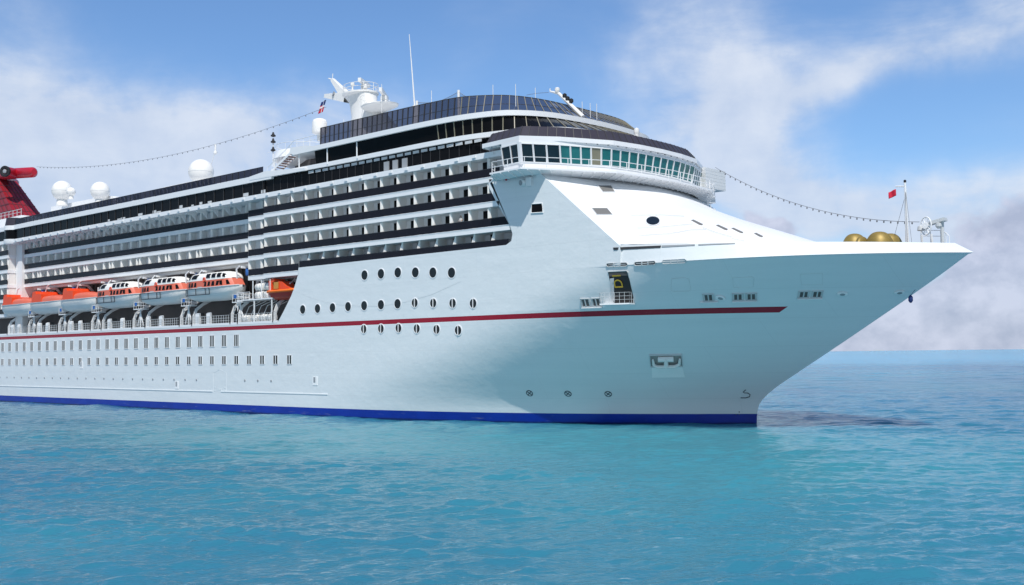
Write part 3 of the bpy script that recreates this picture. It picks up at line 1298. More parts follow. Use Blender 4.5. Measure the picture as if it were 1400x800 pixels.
ribs = MB()
fk, fi = resample(lift(Kk, 26.66), 44), resample(lift(Kin, 26.34), 44)
for a, b in zip(fk, fi):
    build('bracket', MB().bar(a, b, 0.07, 0.14), WHITE, BR)
wb_ = MB().grid([lift(Ww, 26.88), lift(Ww, 27.72)])
Wt = [p + (p - Vector((-62, 0))).normalized() * 0.38 for p in Ww]
wb_.grid([lift(Wt, 29.66), lift(Wt, 30.05)])
ib = [p + (Vector((-62, 0)) - p).normalized() * .25 for p in Ww]
wb_.grid([lift(ib, 26.88), lift(ib, 30.05)])
build('wheelhouse_wall', wb_, WHITE, BR)
dk = MB()


def seg_windows(a, b, n):
    """n panes between plan points a and b, leaning outwards; returns corner lists"""
    out = []
    for k in range(n):
        f0, f1 = k / n, (k + 1) / n
        out.append((a.lerp(b, f0), a.lerp(b, f1)))
    return out


frames = MB()
panes = []
cw = Vector((-62, 0))


def lean(p):
    return p + (p - cw).normalized() * 0.38


segs = [(0, 1, 1), (1, 2, 2), (2, 3, 3), (3, 4, 5), (4, 5, 3), (5, 6, 3)]
segs += [(12 - b, 12 - a, n) for a, b, n in reversed(segs)]
for a, b, n in segs:
    for p, q in seg_windows(Ww[a], Ww[b], n):
        P0, Q0 = Vector((p.x, p.y, 27.72)), Vector((q.x, q.y, 27.72))
        pl_, ql_ = lean(p), lean(q)
        P1, Q1 = Vector((pl_.x, pl_.y, 29.66)), Vector((ql_.x, ql_.y, 29.66))
        panes.append((P0, Q0, Q1, P1))
        frames.bar(P0, P1, 0.16, 0.12)
        frames.bar(P0, Q0, 0.12, 0.12)
        frames.bar(P1, Q1, 0.12, 0.12)
frames.bar(Vector((Ww[2].x, Ww[2].y, 27.5)), Vector((lean(Ww[2]).x, lean(Ww[2]).y, 29.8)), .34, .34)
build('window_frame', frames, WHITE, BR)
for i, (P0, Q0, Q1, P1) in enumerate(panes):
    nrm = (Q0 - P0).cross(P1 - P0).normalized()
    if nrm.dot(Vector((P0.x + 62, P0.y, 0))) < 0:
        nrm = -nrm
    g = MB().prism([v - nrm * .02 for v in (P0, Q0, Q1, P1)], -nrm * 0.05)
    m_ = NAVYG if i <= 5 else (BEIGEG if i == 9 else TEALG)
    build('window', g, m_, BR)
# roof, fascia, louvred end, sloping tinted glass
roof = solid_plan(Rr, 30.05, 30.52)
build('roof', roof, WHITE, BR)
for a in resample(lift([p + (Vector((-62, 0)) - p).normalized() * .25 for p in Rr], 30.0), 40):
    build('floodlight', MB().box(a.x - .07, a.x + .07, a.y - .07, a.y + .07, 29.97, 30.05), STEEL, BR)

le = MB().box(-56.6, -54.4, 12.6, 17.2, 27.8, 30.3)
leo = build('wing_end_locker', le, mat('pale_wing_paint', (.66, .68, .69), .5), BR)
lv = MB()
for k in range(6):
    lv.box(-56.5, -54.392, 12.592, 17.21, 27.95 + k * .4, 27.962 + k * .4)
build('louvre', lv, GREYW, leo)
Rin = [p + (Vector((-64, 0)) - p).normalized() * 0.35 for p in Rr]
Gt = [p + (Vector((-64, 0)) - p).normalized() * 1.25 for p in Rr]
rg = MB().grid([lift(resample([(p.x, p.y, 0) for p in Rin], 60), 30.53), lift(resample([(p.x, p.y, 0) for p in Gt], 60), 31.78)])
rgo = build('roof_glazing', rg, ROOFG, BR, smooth=20)
ra, rc = resample(lift(Rin, 30.55), 52), resample(lift(Gt, 31.80), 52)
for a, b in zip(ra, rc):
    build('mullion', MB().bar(a, b, .07, .06), MULL, rgo)
# walkway rail round the bridge
kr = resample(lift([p + (cw - p).normalized() * .08 for p in Kk], 26.88), 46)
rail = MB()
for p in kr[::2]:
    rail.tube([p, p + Vector((0, 0, 1.12))], .04, 6)
for h in (0.55, 1.12):
    rail.tube([p + Vector((0, 0, h)) for p in kr], .035, 6)
build('handrail', rail, WHITE, BR)
# ladder hanging from the far end of the walkway
ld = MB()
for y in (9.6, 10.2):
    ld.tube([(-52.4, y, 27.9), (-52.2, y, 24.2)], .04, 6)
for k in range(11):
    ld.tube([(-52.4, 9.6, 24.3 + k * .33), (-52.4, 10.2, 24.3 + k * .33)], .03, 6)
for k in range(5):
    z = 24.6 + k * .75
    ld.tube([(-52.3, 9.4, z), (-51.6, 9.5, z), (-51.5, 9.9, z), (-51.6, 10.3, z), (-52.3, 10.4, z)], .03, 6)
build('ladder', ld, WHITE, BR)

# ------------------------------------------------------------------ features on the sloping deckhouse and side wall


def patch(pts, bvh, off, m_, name, parent, thick=0.04):
    P, Nn = [], Vector((0, 0, 0))
    for a in pts:
        l_, n_ = hit(a[0], a[1], bvh, off)
        if l_ is None:
            return None
        P.append(l_)
        Nn += n_
    Nn.normalize()
    n = len(P)
    mb_ = MB().add(P + [p - Nn * (thick + off) for p in P], [tuple(range(n))] + [(i, n + i, n + (i + 1) % n, (i + 1) % n) for i in range(n)])
    return build(name, mb_, m_, parent)


def nearest_hit(px, py, off, bvhs):
    best = (None, None)
    bd_ = 1e9
    for b in bvhs:
        l_, n_ = hit(px, py, b, off)
        if l_ is not None and (l_ - CAM).length < bd_:
            best, bd_ = (l_, n_), (l_ - CAM).length
    return best


def gpatch(q, bvhs, off, m_, name, parent, nu=6, nv=6):
    """panel following the curved plating between four corners"""
    if not isinstance(bvhs, (list, tuple)):
        bvhs = [bvhs]
    rows, back = [], []
    for j in range(nv + 1):
        r, rb_ = [], []
        for i in range(nu + 1):
            u, v = i / nu, j / nv
            x = (q[0][0] * (1 - u) + q[1][0] * u) * (1 - v) + (q[3][0] * (1 - u) + q[2][0] * u) * v
            y = (q[0][1] * (1 - u) + q[1][1] * u) * (1 - v) + (q[3][1] * (1 - u) + q[2][1] * u) * v
            l_, n_ = nearest_hit(x, y, off, bvhs)
            if l_ is None:
                return None
            r.append(l_)
            rb_.append(l_ - n_ * (off + .05))
        rows.append(r)
        back.append(rb_)
    mb_ = MB().grid(rows).grid(back)
    n = nu + 1
    t_ = len(rows) * n
    bd_ = [i for i in range(n)] + [j * n + nu for j in range(1, nv + 1)] + [nv * n + i for i in range(nu - 1, -1, -1)] + [j * n for j in range(nv - 1, 0, -1)]
    mb_.F += [(bd_[k], bd_[(k + 1) % len(bd_)], t_ + bd_[(k + 1) % len(bd_)], t_ + bd_[k]) for k in range(len(bd_))]
    return build(name, mb_, m_, parent, smooth=30)


def frame_patch(pts, bvh, off, m_, name, parent, r=0.05):
    P = [hit(a[0], a[1], bvh, off)[0] for a in pts]
    if any(p is None for p in P):
        return None
    return build(name, MB().tube(P, r, 6, closed=True), m_, parent)


def ell(cx, cy, a, b, n=22):
    return [(cx + a * math.cos(2 * PI * k / n), cy + b * math.sin(2 * PI * k / n)) for k in range(n)]


_sp = BVHTree.FromPolygons([Vector(v) for v in sp_b.V], sp_b.F)
LOUV = mat('grey_louvre', (0.15, 0.15, 0.145), .6)
for q in ([(817, 254), (835, 254), (841, 263), (824, 263)], [(809, 285), (830, 285), (837.5, 294), (816, 294)]):
    g = gpatch(q, _hf, .04, LOUV, 'louvre_panel', HOUSE)
    frame_patch(q, _hf, .05, WHITE, 'louvre_frame', g, .04)
w = patch(ell(892.5, 302.5, 9.3, 6.0), _hf, .04, PORTG, 'oval_window', HOUSE)
frame_patch(ell(892.5, 302.5, 9.8, 6.4), _hf, .05, WHITE, 'window_frame', w, .06)
for q in ([(945, 301.5), (948, 300.8), (961, 307), (960, 308.2), (956, 307.5)], [(979, 308.5), (982, 307.8), (995, 313.6), (994, 315), (990, 314)],
          [(1000, 312.5), (1003, 312), (1016, 318), (1015, 319), (1011, 318)], [(1031, 319.5), (1034, 319), (1043, 323.4), (1042, 324.5), (1038, 323.5)]):
    patch(q, _hf, .05, LOUV, 'slit_window', HOUSE)
w = patch([(727.5, 279.5), (741, 278.5), (742, 290), (727, 291)], _sp, .03, BLACKG, 'side_window', hull)
frame_patch([(727, 279), (741.5, 278), (742.7, 290.5), (726.5, 291.5)], _sp, .04, WHITE, 'window_frame', w, .07)
# mooring slot along the top of the bulwark, flat strips dark for its shade
gpatch([(838.5, 338.6), (904, 335.9), (903, 339), (839.5, 342)], [_sp, _hf, _bb], .06, DARK, 'mooring_slot', HOUSE, 14, 2)
for q in ([(905, 335.8), (950, 334.2), (950, 336), (905, 338.4)], [(955, 334.1), (1005, 332.3), (1005, 333.6), (955, 335.7)]):
    gpatch(q, [_sp, _hf, _bb], .06, STEEL, 'mooring_slot', HOUSE, 10, 2)
# grab rails on the sloping front
for pts in ([(862, 295.4), (905, 295.2), (935, 297)], [(871, 312.5), (905, 311.5), (935, 308.5), (947, 307.5)], [(873, 322.8), (915, 320.5), (945, 315.5), (965, 315)],
            [(1000, 327.5), (1018, 331)], [(960, 312), (978, 319), (1000, 325)]):
    P = [hit(a[0], a[1], _hf, .12)[0] for a in pts]
    P = [p for p in P if p is not None]
    if len(P) > 1:
        build('grab_rail', MB().tube(P, .028, 6), GREYW, HOUSE)
# oval pill-shaped vents and the pale one beside them


def pill(x0, x1, y0, y1, h):
    pts = []
    for k in range(7):
        a = PI / 2 + PI * k / 6
        pts.append((x0 + h * math.cos(a), y0 - h * math.sin(a)))
    for k in range(7):
        a = -PI / 2 + PI * k / 6
        pts.append((x1 + h * math.cos(a), y1 - h * math.sin(a)))
    return pts


for (x0, x1, y0, y1, m_, nm) in ((832, 856, 362.5, 361.5, LOUV, 'chock_opening'), (870, 894.5, 360.8, 359.4, LOUV, 'chock_opening'), (908, 936, 358.3, 356.8, GREYW, 'chock_opening')):
    bv = _sp if x1 < 846 else (_bb if x0 > 851 else None)
    dst = _bb
    pts = pill(x0, x1, y0, y1, 2.4)

    def hh(a):
        return nearest_hit(a[0], a[1], .05, (_bb, _sp, _hb))
    H = [hh(a) for a in pts]
    if all(h[0] is not None for h in H):
        P = [h[0] for h in H]
        Nn = sum((h[1] for h in H), Vector()).normalized()
        g = build(nm, MB().add(P + [p - Nn * .1 for p in P], [tuple(range(len(P)))] + [(i, len(P) + i, len(P) + (i + 1) % len(P), (i + 1) % len(P)) for i in range(len(P))]), MULL if m_ is LOUV else m_, hull)
        fm = MB().tube([p + Nn * .02 for p in P], .05, 6, closed=True)
        for f in (0.33, 0.67):
            a = hh((x0 + (x1 - x0) * f, y0 + (y1 - y0) * f - 2.4))
            b = hh((x0 + (x1 - x0) * f, y0 + (y1 - y0) * f + 2.4))
            if a[0] is not None and b[0] is not None:
                fm.tube([a[0] + Nn * .03, b[0] + Nn * .03], .06, 6)
        a, b = hh((x0, y0)), hh((x1, y1))
        if a[0] is not None and b[0] is not None:
            fm.tube([a[0] + Nn * .03, b[0] + Nn * .03], .03, 6)
        build('chock_frame', fm, GREYW, g)

# ------------------------------------------------------------------ hull windows, portholes and marks
x_w = -112.55
wp1 = wp2 = None
for k in range(-1, 33):
    x = x_w - 3.05 * k
    if k >= 0:
        z = 9.97 - 0.05
        if wp1 is None:
            f_ = MB()
            for (a, b, c, d) in ((-.62, .62, -.86, -.78), (-.62, .62, .78, .86), (-.62, -.55, -.86, .86), (.55, .62, -.86, .86)):
                f_.box(x + a, x + b, -16.06, -15.95, z + c, z + d)
            for a in (-.2, .2):
                f_.box(x + a - .05, x + a + .05, -16.04, -15.95, z - .8, z + .8)
            wp1 = build('cabin_window', f_, WHITE, hull)
            pn = MB()
            for a in (-.4, 0, .4):
                pn.box(x + a - .17, x + a + .17, -16.02, -15.9, z - .78, z + .78)
            pg1 = build('pane', pn, CABING, wp1)
            w1o, x1o, p1o = WORLDLOC[wp1.name].copy(), x, WORLDLOC[pg1.name].copy()
        else:
            c = copy_at(wp1, hull, (w1o.x + x - x1o, w1o.y, w1o.z))
            copy_at(pg1, c, (p1o.x + x - x1o, p1o.y, p1o.z))
    z = 7.2
    xs2 = [x] if k >= 0 else [x + 3.05 * j for j in range(0, 4)]
    for x2 in xs2:
        if wp2 is None:
            f_ = MB()
            for (a, b, c, d) in ((-.52, .52, -.63, -.56), (-.52, .52, .56, .63), (-.52, -.46, -.63, .63), (.46, .52, -.63, .63), (-.06, .06, -.6, .6)):
                f_.box(x2 + a, x2 + b, -16.06, -15.95, z + c, z + d)
            wp2 = build('cabin_window', f_, WHITE, hull)
            pn = MB()
            for a in (-.25, .25):
                pn.box(x2 + a - .2, x2 + a + .2, -16.02, -15.9, z - .57, z + .57)
            pg2 = build('pane', pn, CABING, wp2)
            w2o, x2o, p2o = WORLDLOC[wp2.name].copy(), x2, WORLDLOC[pg2.name].copy()
        else:
            c = copy_at(wp2, hull, (w2o.x + x2 - x2o, w2o.y, w2o.z))
            copy_at(pg2, c, (p2o.x + x2 - x2o, p2o.y, p2o.z))
# small scuppers
sc = None
for k in range(-3, 30):
    if k in (-0, 1, 2):
        continue
    x = x_w - 3.05 * k - 1.0
    if sc is None:
        sc = build('scupper', MB().lathe([(.16, 0), (.16, .07), (.1, .09)], (x, -15.98, 4.4), 10, (0, -1, 0)), STEEL, hull)
        s0, sx0 = WORLDLOC[sc.name].copy(), x
    else:
        copy_at(sc, hull, (s0.x + x - sx0, s0.y, s0.z))


def round_port(px, py, r, bar):
    l_ = n_ = None
    for b in (_hb, _sp):
        l_, n_ = hit(px, py, b)
        if l_ is not None:
            break
    if l_ is None:
        return
    rim = build('porthole', MB().lathe([(r + .1, -.1), (r + .1, .035), (r, .05), (r - .02, .02), (r - .02, -.1)], l_, 26, n_), WHITE, hull, smooth=30)
    build('pane', MB().lathe([(r - .015, -.1), (r - .015, .026)], l_, 26, n_), PORTG, rim)
    if bar:
        up = Vector((0, 0, 1))
        build('glazing_bar', MB().bar(l_ - up * (r - .02) + n_ * .05, l_ + up * (r - .02) + n_ * .05, .17, .05), WHITE, rim)


for x, y in ((498.5, 376.3), (521, 374.5), (544, 372.8), (568, 372.6), (592, 372.8), (617.5, 373)):
    round_port(x, y, .60, False)
for i, (x, y) in enumerate(((414, 423.3), (434.3, 422), (454.8, 420.8), (476, 419.3), (498, 418), (521, 416.8), (543.7, 415.5), (567.2, 414.2), (592.5, 414.5), (619, 414.8), (647, 415))):
    round_port(x, y, .58 if i < 7 else .53, i > 6)
for x, y in ((497.5, 450), (521, 449.5), (545, 448.8), (570, 449.4), (597, 450.5), (626.5, 451.8)):
    round_port(x, y, .53, True)

# rubbing strake on the lower hull
sk = MB()
sk.prism([(-240, -15.98, 2.70), (-240, -16.06, 2.73), (-240, -16.06, 2.85), (-240, -15.98, 2.90)], (121.5, 0, 0))
sk.prism([(-116.4, -15.98, 2.70), (-116.4, -16.05, 2.73), (-116.4, -16.05, 2.85), (-116.4, -15.98, 2.90)], (24, 0, 0))
build('rubbing_strake', sk, HULL, hull)
# shell door outline and small hatches
so2 = MB()
for P in ([(-118.3, 2.6), (-118.3, 5.4), (-116.6, 5.9), (-115, 5.4), (-115, 2.6)],):
    so2.tube([(x, -15.995, z) for x, z in P], .03, 6)
for x, z in ((-117.9, 3.4), (-117.9, 2.9), (-115.4, 3.4), (-115.4, 2.9), (-116.9, 3.1), (-116.4, 3.1)):
    so2.box(x - .09, x + .09, -16.04, -15.95, z - .08, z + .08)
build('shell_door', so2, HULL, hull)
LIPW = mat('bright_hatch_paint', (0.85, 0.86, 0.86), .4)
for px, py in ((431, 521), (242, 526.5), (111.5, 499.5)):
    l_, n_ = hit(px, py, _hb)
    hd = build('pilot_hatch', MB().box(l_.x - .5, l_.x + .5, -16.05, -15.9, l_.z - .55, l_.z + .55), LIPW, hull)
    build('recess', MB().box(l_.x - .3, l_.x + .1, -16.07, -16.0, l_.z - .2, l_.z + .5), STEEL, hd)


# bow thruster marks, bulb mark
MARK = mat('dark_mark_paint', (0.03, 0.05, 0.07), .5)
for px, py in ((724, 537.7), (776.5, 538.2), (831.5, 538.6)):
    l_, n_ = hit(px, py, _hb, .02)
    s_ = n_.cross(Vector((0, 0, 1))).normalized()
    t_ = s_.cross(n_)
    r_ = .36
    mk = MB().tube([l_ + (s_ * math.cos(a) + t_ * math.sin(a)) * r_ for a in [2 * PI * k / 24 for k in range(24)]], .045, 5, closed=True)
    for sg in (-1, 1):
        d = (s_ + t_ * sg) * r_ * .7
        mk.tube([l_ - d, l_ + d], .045, 5)
    build('thruster_mark', mk, MARK, hull)
P = [hit(a, b, _hb, .03)[0] for a, b in ((1012.5, 543.8), (1020, 543.8), (1024.5, 542.3), (1025.6, 539.5), (1023, 537.3), (1017.5, 537), (1016, 536), (1019.5, 532.8))]
build('bulb_mark', MB().tube([p for p in P if p], .045, 5), MARK, hull)
# draught marks and thin vertical joint near the stem
for px, py in ((1006, 566), (1010, 566), (1010, 562.5)):
    patch([(px, py), (px + 1.2, py), (px + 1.2, py + 1.6), (px, py + 1.6)], _hb, .03, MARK, 'draught_mark', hull)
# rounded faint panel lines on the hull
for pts in ([(918, 381), (936, 379.5), (942, 381.5), (944.5, 396), (942, 398), (921, 398.5), (917.5, 397)], [(1001, 380), (1028, 378.5), (1031, 380), (1030, 392.5), (1003, 393)],
            [(1094, 375), (1124, 373.5), (1125, 374.5), (1124.5, 389), (1096, 389.5)]):
    frame_patch(pts, _hb, .005, GREYW, 'panel_seam', hull, .018)
P = [hit(a, b, _hb if b > 375 else _sp, .005)[0] for a, b in ((405, 398), (420, 405), (440, 412), (465, 417), (490, 418.6), (520, 418.7), (555, 413), (590, 403), (630, 385))]
P = [p for p in P if p]
build('fairing_line', MB().tube(P, .012, 5), GREYW, hull)
# mooring ports with lipped sills


def moor(px, py, n, wpx):
    l_, n_ = hit(px, py, _hb)
    h_ = Vector((n_.y, -n_.x, 0)).normalized()
    if h_.x < 0:
        h_ = -h_
    up = Vector((0, 0, 1))
    up = (up - n_ * up.dot(n_)).normalized()
    sill = build('mooring_port', MB().obox(l_ - up * .55 + n_ * .06, h_ * (wpx * .045 * n + .45), n_ * .14, up * .05), WHITE, hull)
    for k in range(n):
        c = l_ + h_ * ((k - (n - 1) / 2) * 1.25)
        fr_ = MB()
        for a, b, wx, wy in ((-.5, 0, .05, .45), (.5, 0, .05, .45), (0, .42, .5, .05), (0, -.42, .5, .05), (0, 0, .06, .42)):
            fr_.obox(c + h_ * a + up * b + n_ * .03, h_ * wx, n_ * .06, up * wy)
        fo = build('port_frame', fr_, GREYW, sill)
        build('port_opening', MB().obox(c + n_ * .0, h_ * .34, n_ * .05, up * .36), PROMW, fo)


moor(808, 413.5, 2, 8)
moor(968.5, 406.5, 1, 10)
moor(1018, 405.5, 2, 8)
moor(1108, 402, 2, 8)
for px, py in ((985, 407), (1151.5, 401.5), (1229.5, 399.5)):
    l_, n_ = hit(px, py, _hb, .02)
    fo = build('fairlead', MB().lathe([(.36, 0), (.36, .08), (.22, .12)], l_, 16, n_, 1.4, .8), WHITE, hull, smooth=40)
    build('fairlead_hole', MB().lathe([(.2, 0), (.2, .125)], l_, 14, n_, 1.3, .8), STEEL, fo)
l_ = at(1245, 409, -2.0)
fb = MB().lathe([(.05, .4), (.2, .2), (.21, -.15), (.08, -.35)], l_, 14)
fb.tube([l_ + Vector((0, 0, .35)), l_ + Vector((.1, .9, .9))], .025, 6)
build('hanging_fender', fb, FLAGB, hull, smooth=40)

# ---- pilot door opening with hinged platform
pd_ = gpatch([(831.5, 371.5), (858, 370), (868, 416), (840, 417)], _hb, .03, BLACK, 'shell_door_opening', hull, 6, 10)  # flat black panel on the plating, its colour standing in for the opening's shade
fl = MB()
P = [hit(a, b, _hb, .06)[0] for a, b in ((831.5, 371.5), (857, 370), (859, 372), (868, 416))]
fl.tube(P, .06, 6)
build('door_jamb', fl, GREYW, pd_)
gpatch([(834, 381), (839.5, 380), (840, 411), (836.5, 411)], _hb, .06, GREYW, 'door_leaf', pd_, 2, 6)
gpatch([(832, 372), (858, 370.5), (859.5, 376.5), (833, 378)], _hb, .05, PROMW, 'door_header', pd_, 4, 2)
la, na = hit(826.5, 411.5, _hb)
lb_, nb = hit(868, 416.5, _hb)
plat_z = min(la.z, lb_.z)
hv = Vector((lb_.x - la.x, lb_.y - la.y, 0)).normalized()
ov = Vector((hv.y, -hv.x, 0))
if ov.y > 0:
    ov = -ov
A = Vector((la.x, la.y, plat_z)) - hv * .1 - ov * .3
B = A + hv * 3.4
pf = MB().prism([A, B, B + ov * 1.5 - hv * .3, A + ov * 1.5 + hv * .0], (0, 0, .14))
pfo = build('boarding_platform', pf, WHITE, hull)
rl = MB()
c0, c1_, c2_, c3 = A + Vector((0, 0, .14)), A + ov * 1.45 + Vector((0, 0, .14)), B + ov * 1.45 - hv * .3 + Vector((0, 0, .14)), B + Vector((0, 0, .14))
for h in (.35, .7, 1.05):
    rl.tube([c + Vector((0, 0, h)) for c in (c0, c1_, c2_, c3)], .018, 6)
for a, b, n in ((c0, c1_, 3), (c1_, c2_, 6), (c2_, c3, 4)):
    for k in range(n + 1):
        p = a.lerp(b, k / n)
        rl.tube([p, p + Vector((0, 0, 1.08))], .02, 6)
build('handrail', rl, GREYW, pfo)
# lettering on the door leaf inside the opening
cu = bpy.data.curves.new('letters', 'FONT')
cu.body = 'D1'
cu.size = 1.35
cu.extrude = 0.01
tmp = bpy.data.objects.new('letters', cu)
COL.objects.link(tmp)
dg = bpy.context.evaluated_depsgraph_get()
tme = bpy.data.meshes.new_from_object(tmp.evaluated_get(dg))
bpy.data.objects.remove(tmp)
l_, n_ = hit(851.5, 394, _hb, .09)
hx = Vector((n_.y, -n_.x, 0)).normalized()
if hx.x < 0:
    hx = -hx
ux = (Vector((0, 0, 1)) - n_ * n_.z).normalized()
lt = MB().add([l_ + ux * (v.co.x) - hx * (v.co.y - .1) * 1.0 + n_ * v.co.z for v in tme.vertices], [tuple(p.vertices) for p in tme.polygons])
build('lettering', lt, YELLOW, pd_)

# ---- anchor pocket and anchor
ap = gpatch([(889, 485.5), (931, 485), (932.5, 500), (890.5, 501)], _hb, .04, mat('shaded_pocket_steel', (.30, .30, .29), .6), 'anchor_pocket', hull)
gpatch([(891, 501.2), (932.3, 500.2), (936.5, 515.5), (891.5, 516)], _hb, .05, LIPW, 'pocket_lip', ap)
frame_patch([(888.5, 485), (931.5, 484.5), (933, 500), (890, 501)], _hb, .06, GREYW, 'pocket_rim', ap, .1)
an = MB()


def hp_(x, y, o):
    return hit(x, y, _hb, o)[0]


an.tube([hp_(893, 489, .3), hp_(894, 496, .32), hp_(899, 498.5, .35), hp_(923, 498, .35), hp_(929, 495, .32), hp_(929.5, 488, .3)], [.1, .16, .2, .2, .16, .1], 8)
an.tube([hp_(911, 487.5, .3), hp_(911, 498, .4)], [.18, .26], 8)
an.tube([hp_(900, 489.5, .2), hp_(921, 489, .2)], [.3, .3], 8)
build('anchor', an, CREAM, ap, smooth=40)

# ------------------------------------------------------------------ side fittings under the bridge wing
p = at(712, 250, -16.4)
lm = MB().lathe([(.38, 0), (.42, .1), (.4, .5), (.2, .7)], p, 16, (.3, .95, .1))
lo_ = build('searchlight', lm, WHITE, SHIP, smooth=40)
build('lens', MB().lathe([(.3, 0), (.3, .02)], p + Vector((-.03, -.05, 0)), 16, (.3, .95, .1)), STEEL, lo_)
build('lamp_bracket', MB().box(p.x + .55, p.x + 1.3, -16.25, -15.98, p.z - .45, p.z + .5), WHITE, lo_)
p = at(691, 242, -16.3)
hs_ = MB()
for a in (10, 70, 140, 200, 290):
    hs_.bar(p, p + Vector((.42 * math.cos(R(a)), 0, .42 * math.sin(R(a)))), .16, .14)
tag(build('signal_pennant', hs_, FLAGR), 'small crumpled red pennant hanging under the bridge wing', 'pennant')

# ------------------------------------------------------------------ promenade, davits, lifeboats
pr = MB().box(-242, -103.05, -16.0, -10.4, 12.1, 12.2)
pr.box(-103.05, -98.5, -15.9, -10.4, 12.1, 12.2)
pr.box(-242, -103.0, -16.02, -15.9, 12.1, 12.42)
build('promenade_deck', pr, WHITE, SHIP)
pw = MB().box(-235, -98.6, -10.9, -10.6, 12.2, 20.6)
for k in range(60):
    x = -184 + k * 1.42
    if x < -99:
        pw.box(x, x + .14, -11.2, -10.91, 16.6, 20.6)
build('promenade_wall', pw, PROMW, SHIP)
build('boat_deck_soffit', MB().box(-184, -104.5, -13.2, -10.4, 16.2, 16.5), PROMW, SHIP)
dd = MB()
for x in (-180, -168.5, -157, -144, -130, -121, -116, -107):
    dd.box(x, x + 1.0, -10.98, -10.91, 12.3, 14.4)
build('promenade_door', dd, DARK, SHIP)
rail = MB()
x = -186.0
while x < -103.2:
    rail.tube([(x, -15.9, 12.4), (x, -15.9, 13.5)], .03, 6)
    x += .62
for h in (12.75, 13.1, 13.5):
    rail.tube([(-186, -15.9, h), (-103.2, -15.9, h)], .028, 6)
pro = build('promenade_rail', rail, GREYW, SHIP)

dl = None
for x, cat in ((-185.5, 0), (-182.8, 0), (-174.3, 0), (-171.3, 0), (-162.4, 0), (-159.2, 0), (-149.2, 0), (-145.0, 0), (-137.0, 0), (-133.2, 0), (-123.0, 0), (-120.1, 0)):
    if dl is None:
        dl = MB().prism([(x - .42, -15.4, 12.2), (x - .42, -15.86, 12.2), (x - .42, -15.8, 13.9), (x - .42, -15.55, 14.05)], (.95, 0, 0))
        dl = build('deck_locker', dl, WHITE)
        tag(dl, 'white upright deck locker standing behind the promenade railing', 'locker', 'deck lockers along the promenade railing')
        d0, dx0 = dl.location.copy(), x
    else:
        c = dl.copy()
        COL.objects.link(c)
        c.location = (d0.x + x - dx0, d0.y, d0.z)


def davit_arm(x):
    D = MB()
    path = [(x, -15.75, 12.2), (x, -15.75, 13.6), (x, -15.35, 14.6), (x, -14.3, 15.4), (x, -12.6, 16.2), (x, -11.1, 16.6)]
    for a, b in zip(path, path[1:]):
        D.bar(a, b, .42, .34, (1, 0, 0))
    o = build('davit', D, WHITE, SHIP)
    T = MB()
    for a, b in zip(path[:4], path[1:5]):
        a, b = Vector(a), Vector(b)
        d = (b - a).normalized()
        off = Vector((0, -d.z, d.y)) * .24
        T.bar(a + off, b + off, .22, .1, (1, 0, 0))
    build('davit_track', T, BLACK, o)
    Hh = MB()
    hp2 = [(x, -11.6, 16.4), (x, -11.5, 19.3), (x, -12.4, 20.2), (x, -14.2, 20.3)]
    for a, b in zip(hp2, hp2[1:]):
        Hh.bar(a, b, .3, .34, (1, 0, 0))
    build('davit_head', Hh, WHITE, o)
    return o


# boarding stands between the boats


def stand(x):
    m_ = MB().tube([(x, -15.6, 12.2), (x, -15.6, 15.2)], .12, 8)
    m_.bar((x - .9, -15.6, 12.6), (x, -15.6, 14.6), .14)
    m_.bar((x + .9, -15.6, 12.6), (x, -15.6, 14.6), .14)
    m_.box(x - 1.15, x + 1.15, -16.2, -14.9, 15.15, 15.27)
    o = build('boarding_stand', m_, WHITE, SHIP)
    r_ = MB()
    for y in (-16.15, -14.95):
        for h in (.55, 1.05):
            r_.tube([(x - 1.1, y, 15.25 + h), (x + 1.1, y, 15.25 + h)], .03, 6)
        for k in range(4):
            r_.tube([(x - 1.1 + .733 * k, y, 15.25), (x - 1.1 + .733 * k, y, 16.3)], .03, 6)
    for h in (.55, 1.05):
        for xx in (x - 1.1, x + 1.1):
            r_.tube([(xx, -16.15, 15.25 + h), (xx, -14.95, 15.25 + h)], .03, 6)
    build('handrail', r_, WHITE, o)
    build('cover', MB().box(x - .7, x - .1, -16.22, -16.17, 15.75, 16.25), BLUE, o)


BO = [-118.7, -132.0, -145.9, -158.7, -170.5, -182.4]
for i, xc in enumerate(BO):
    hl = 6.2 if i < 3 else 5.4
    davit_arm(xc - hl + .9)
    davit_arm(xc + hl - 1.6)
    stand(xc + hl + .25)
    # winch with a blue motor cover and a red hose reel at the forward end of each boat
    x = xc + hl - .9
    if True:
        wn = build('winch', MB().box(x - .3, x + .3, -12.6, -11.6, 18.9, 20.1), WHITE, SHIP)
        build('motor_cover', MB().lathe([(.34, 0), (.42, .15), (.42, .9), (.3, 1.05)], (x - .45, -13.2, 19.1), 12), BLUE, wn, smooth=40)
        build('hose_reel', MB().lathe([(.42, 0), (.5, .1), (.5, .4), (.42, .5)], (x + .35, -13.3, 19.6), 14, (0, 1, 0)), ORANGE, wn, smooth=40)


def boat_sections(Lh, b0, S0, rake, n=25):
    """list of (x, half breadth, keel z, sheer z)"""
    out = []
    for i in range(n):
        t = -1 + 2 * i / (n - 1)
        bow = max(0, (t - .35) / .65)
        stn = max(0, (-t - .55) / .45)
        b = b0 * (1 - .93 * bow ** 2.6) * (1 - .30 * stn ** 2)
        k = rake * bow ** 2.2 + .35 * stn ** 2
        s = S0 + .22 * bow ** 2
        out.append((t * Lh, b, min(k, s - .12), s))
    return out


def ring(x, b, k, s, rk=0.0):
    h = s - k
    half = [(0, k), (.35 * b, k + .06 * h), (.72 * b, k + .24 * h), (.92 * b, k + .55 * h), (1.0 * b, s)]
    return [(x, -y, z) for y, z in reversed(half)] + [(x, y, z) for y, z in half[1:]]


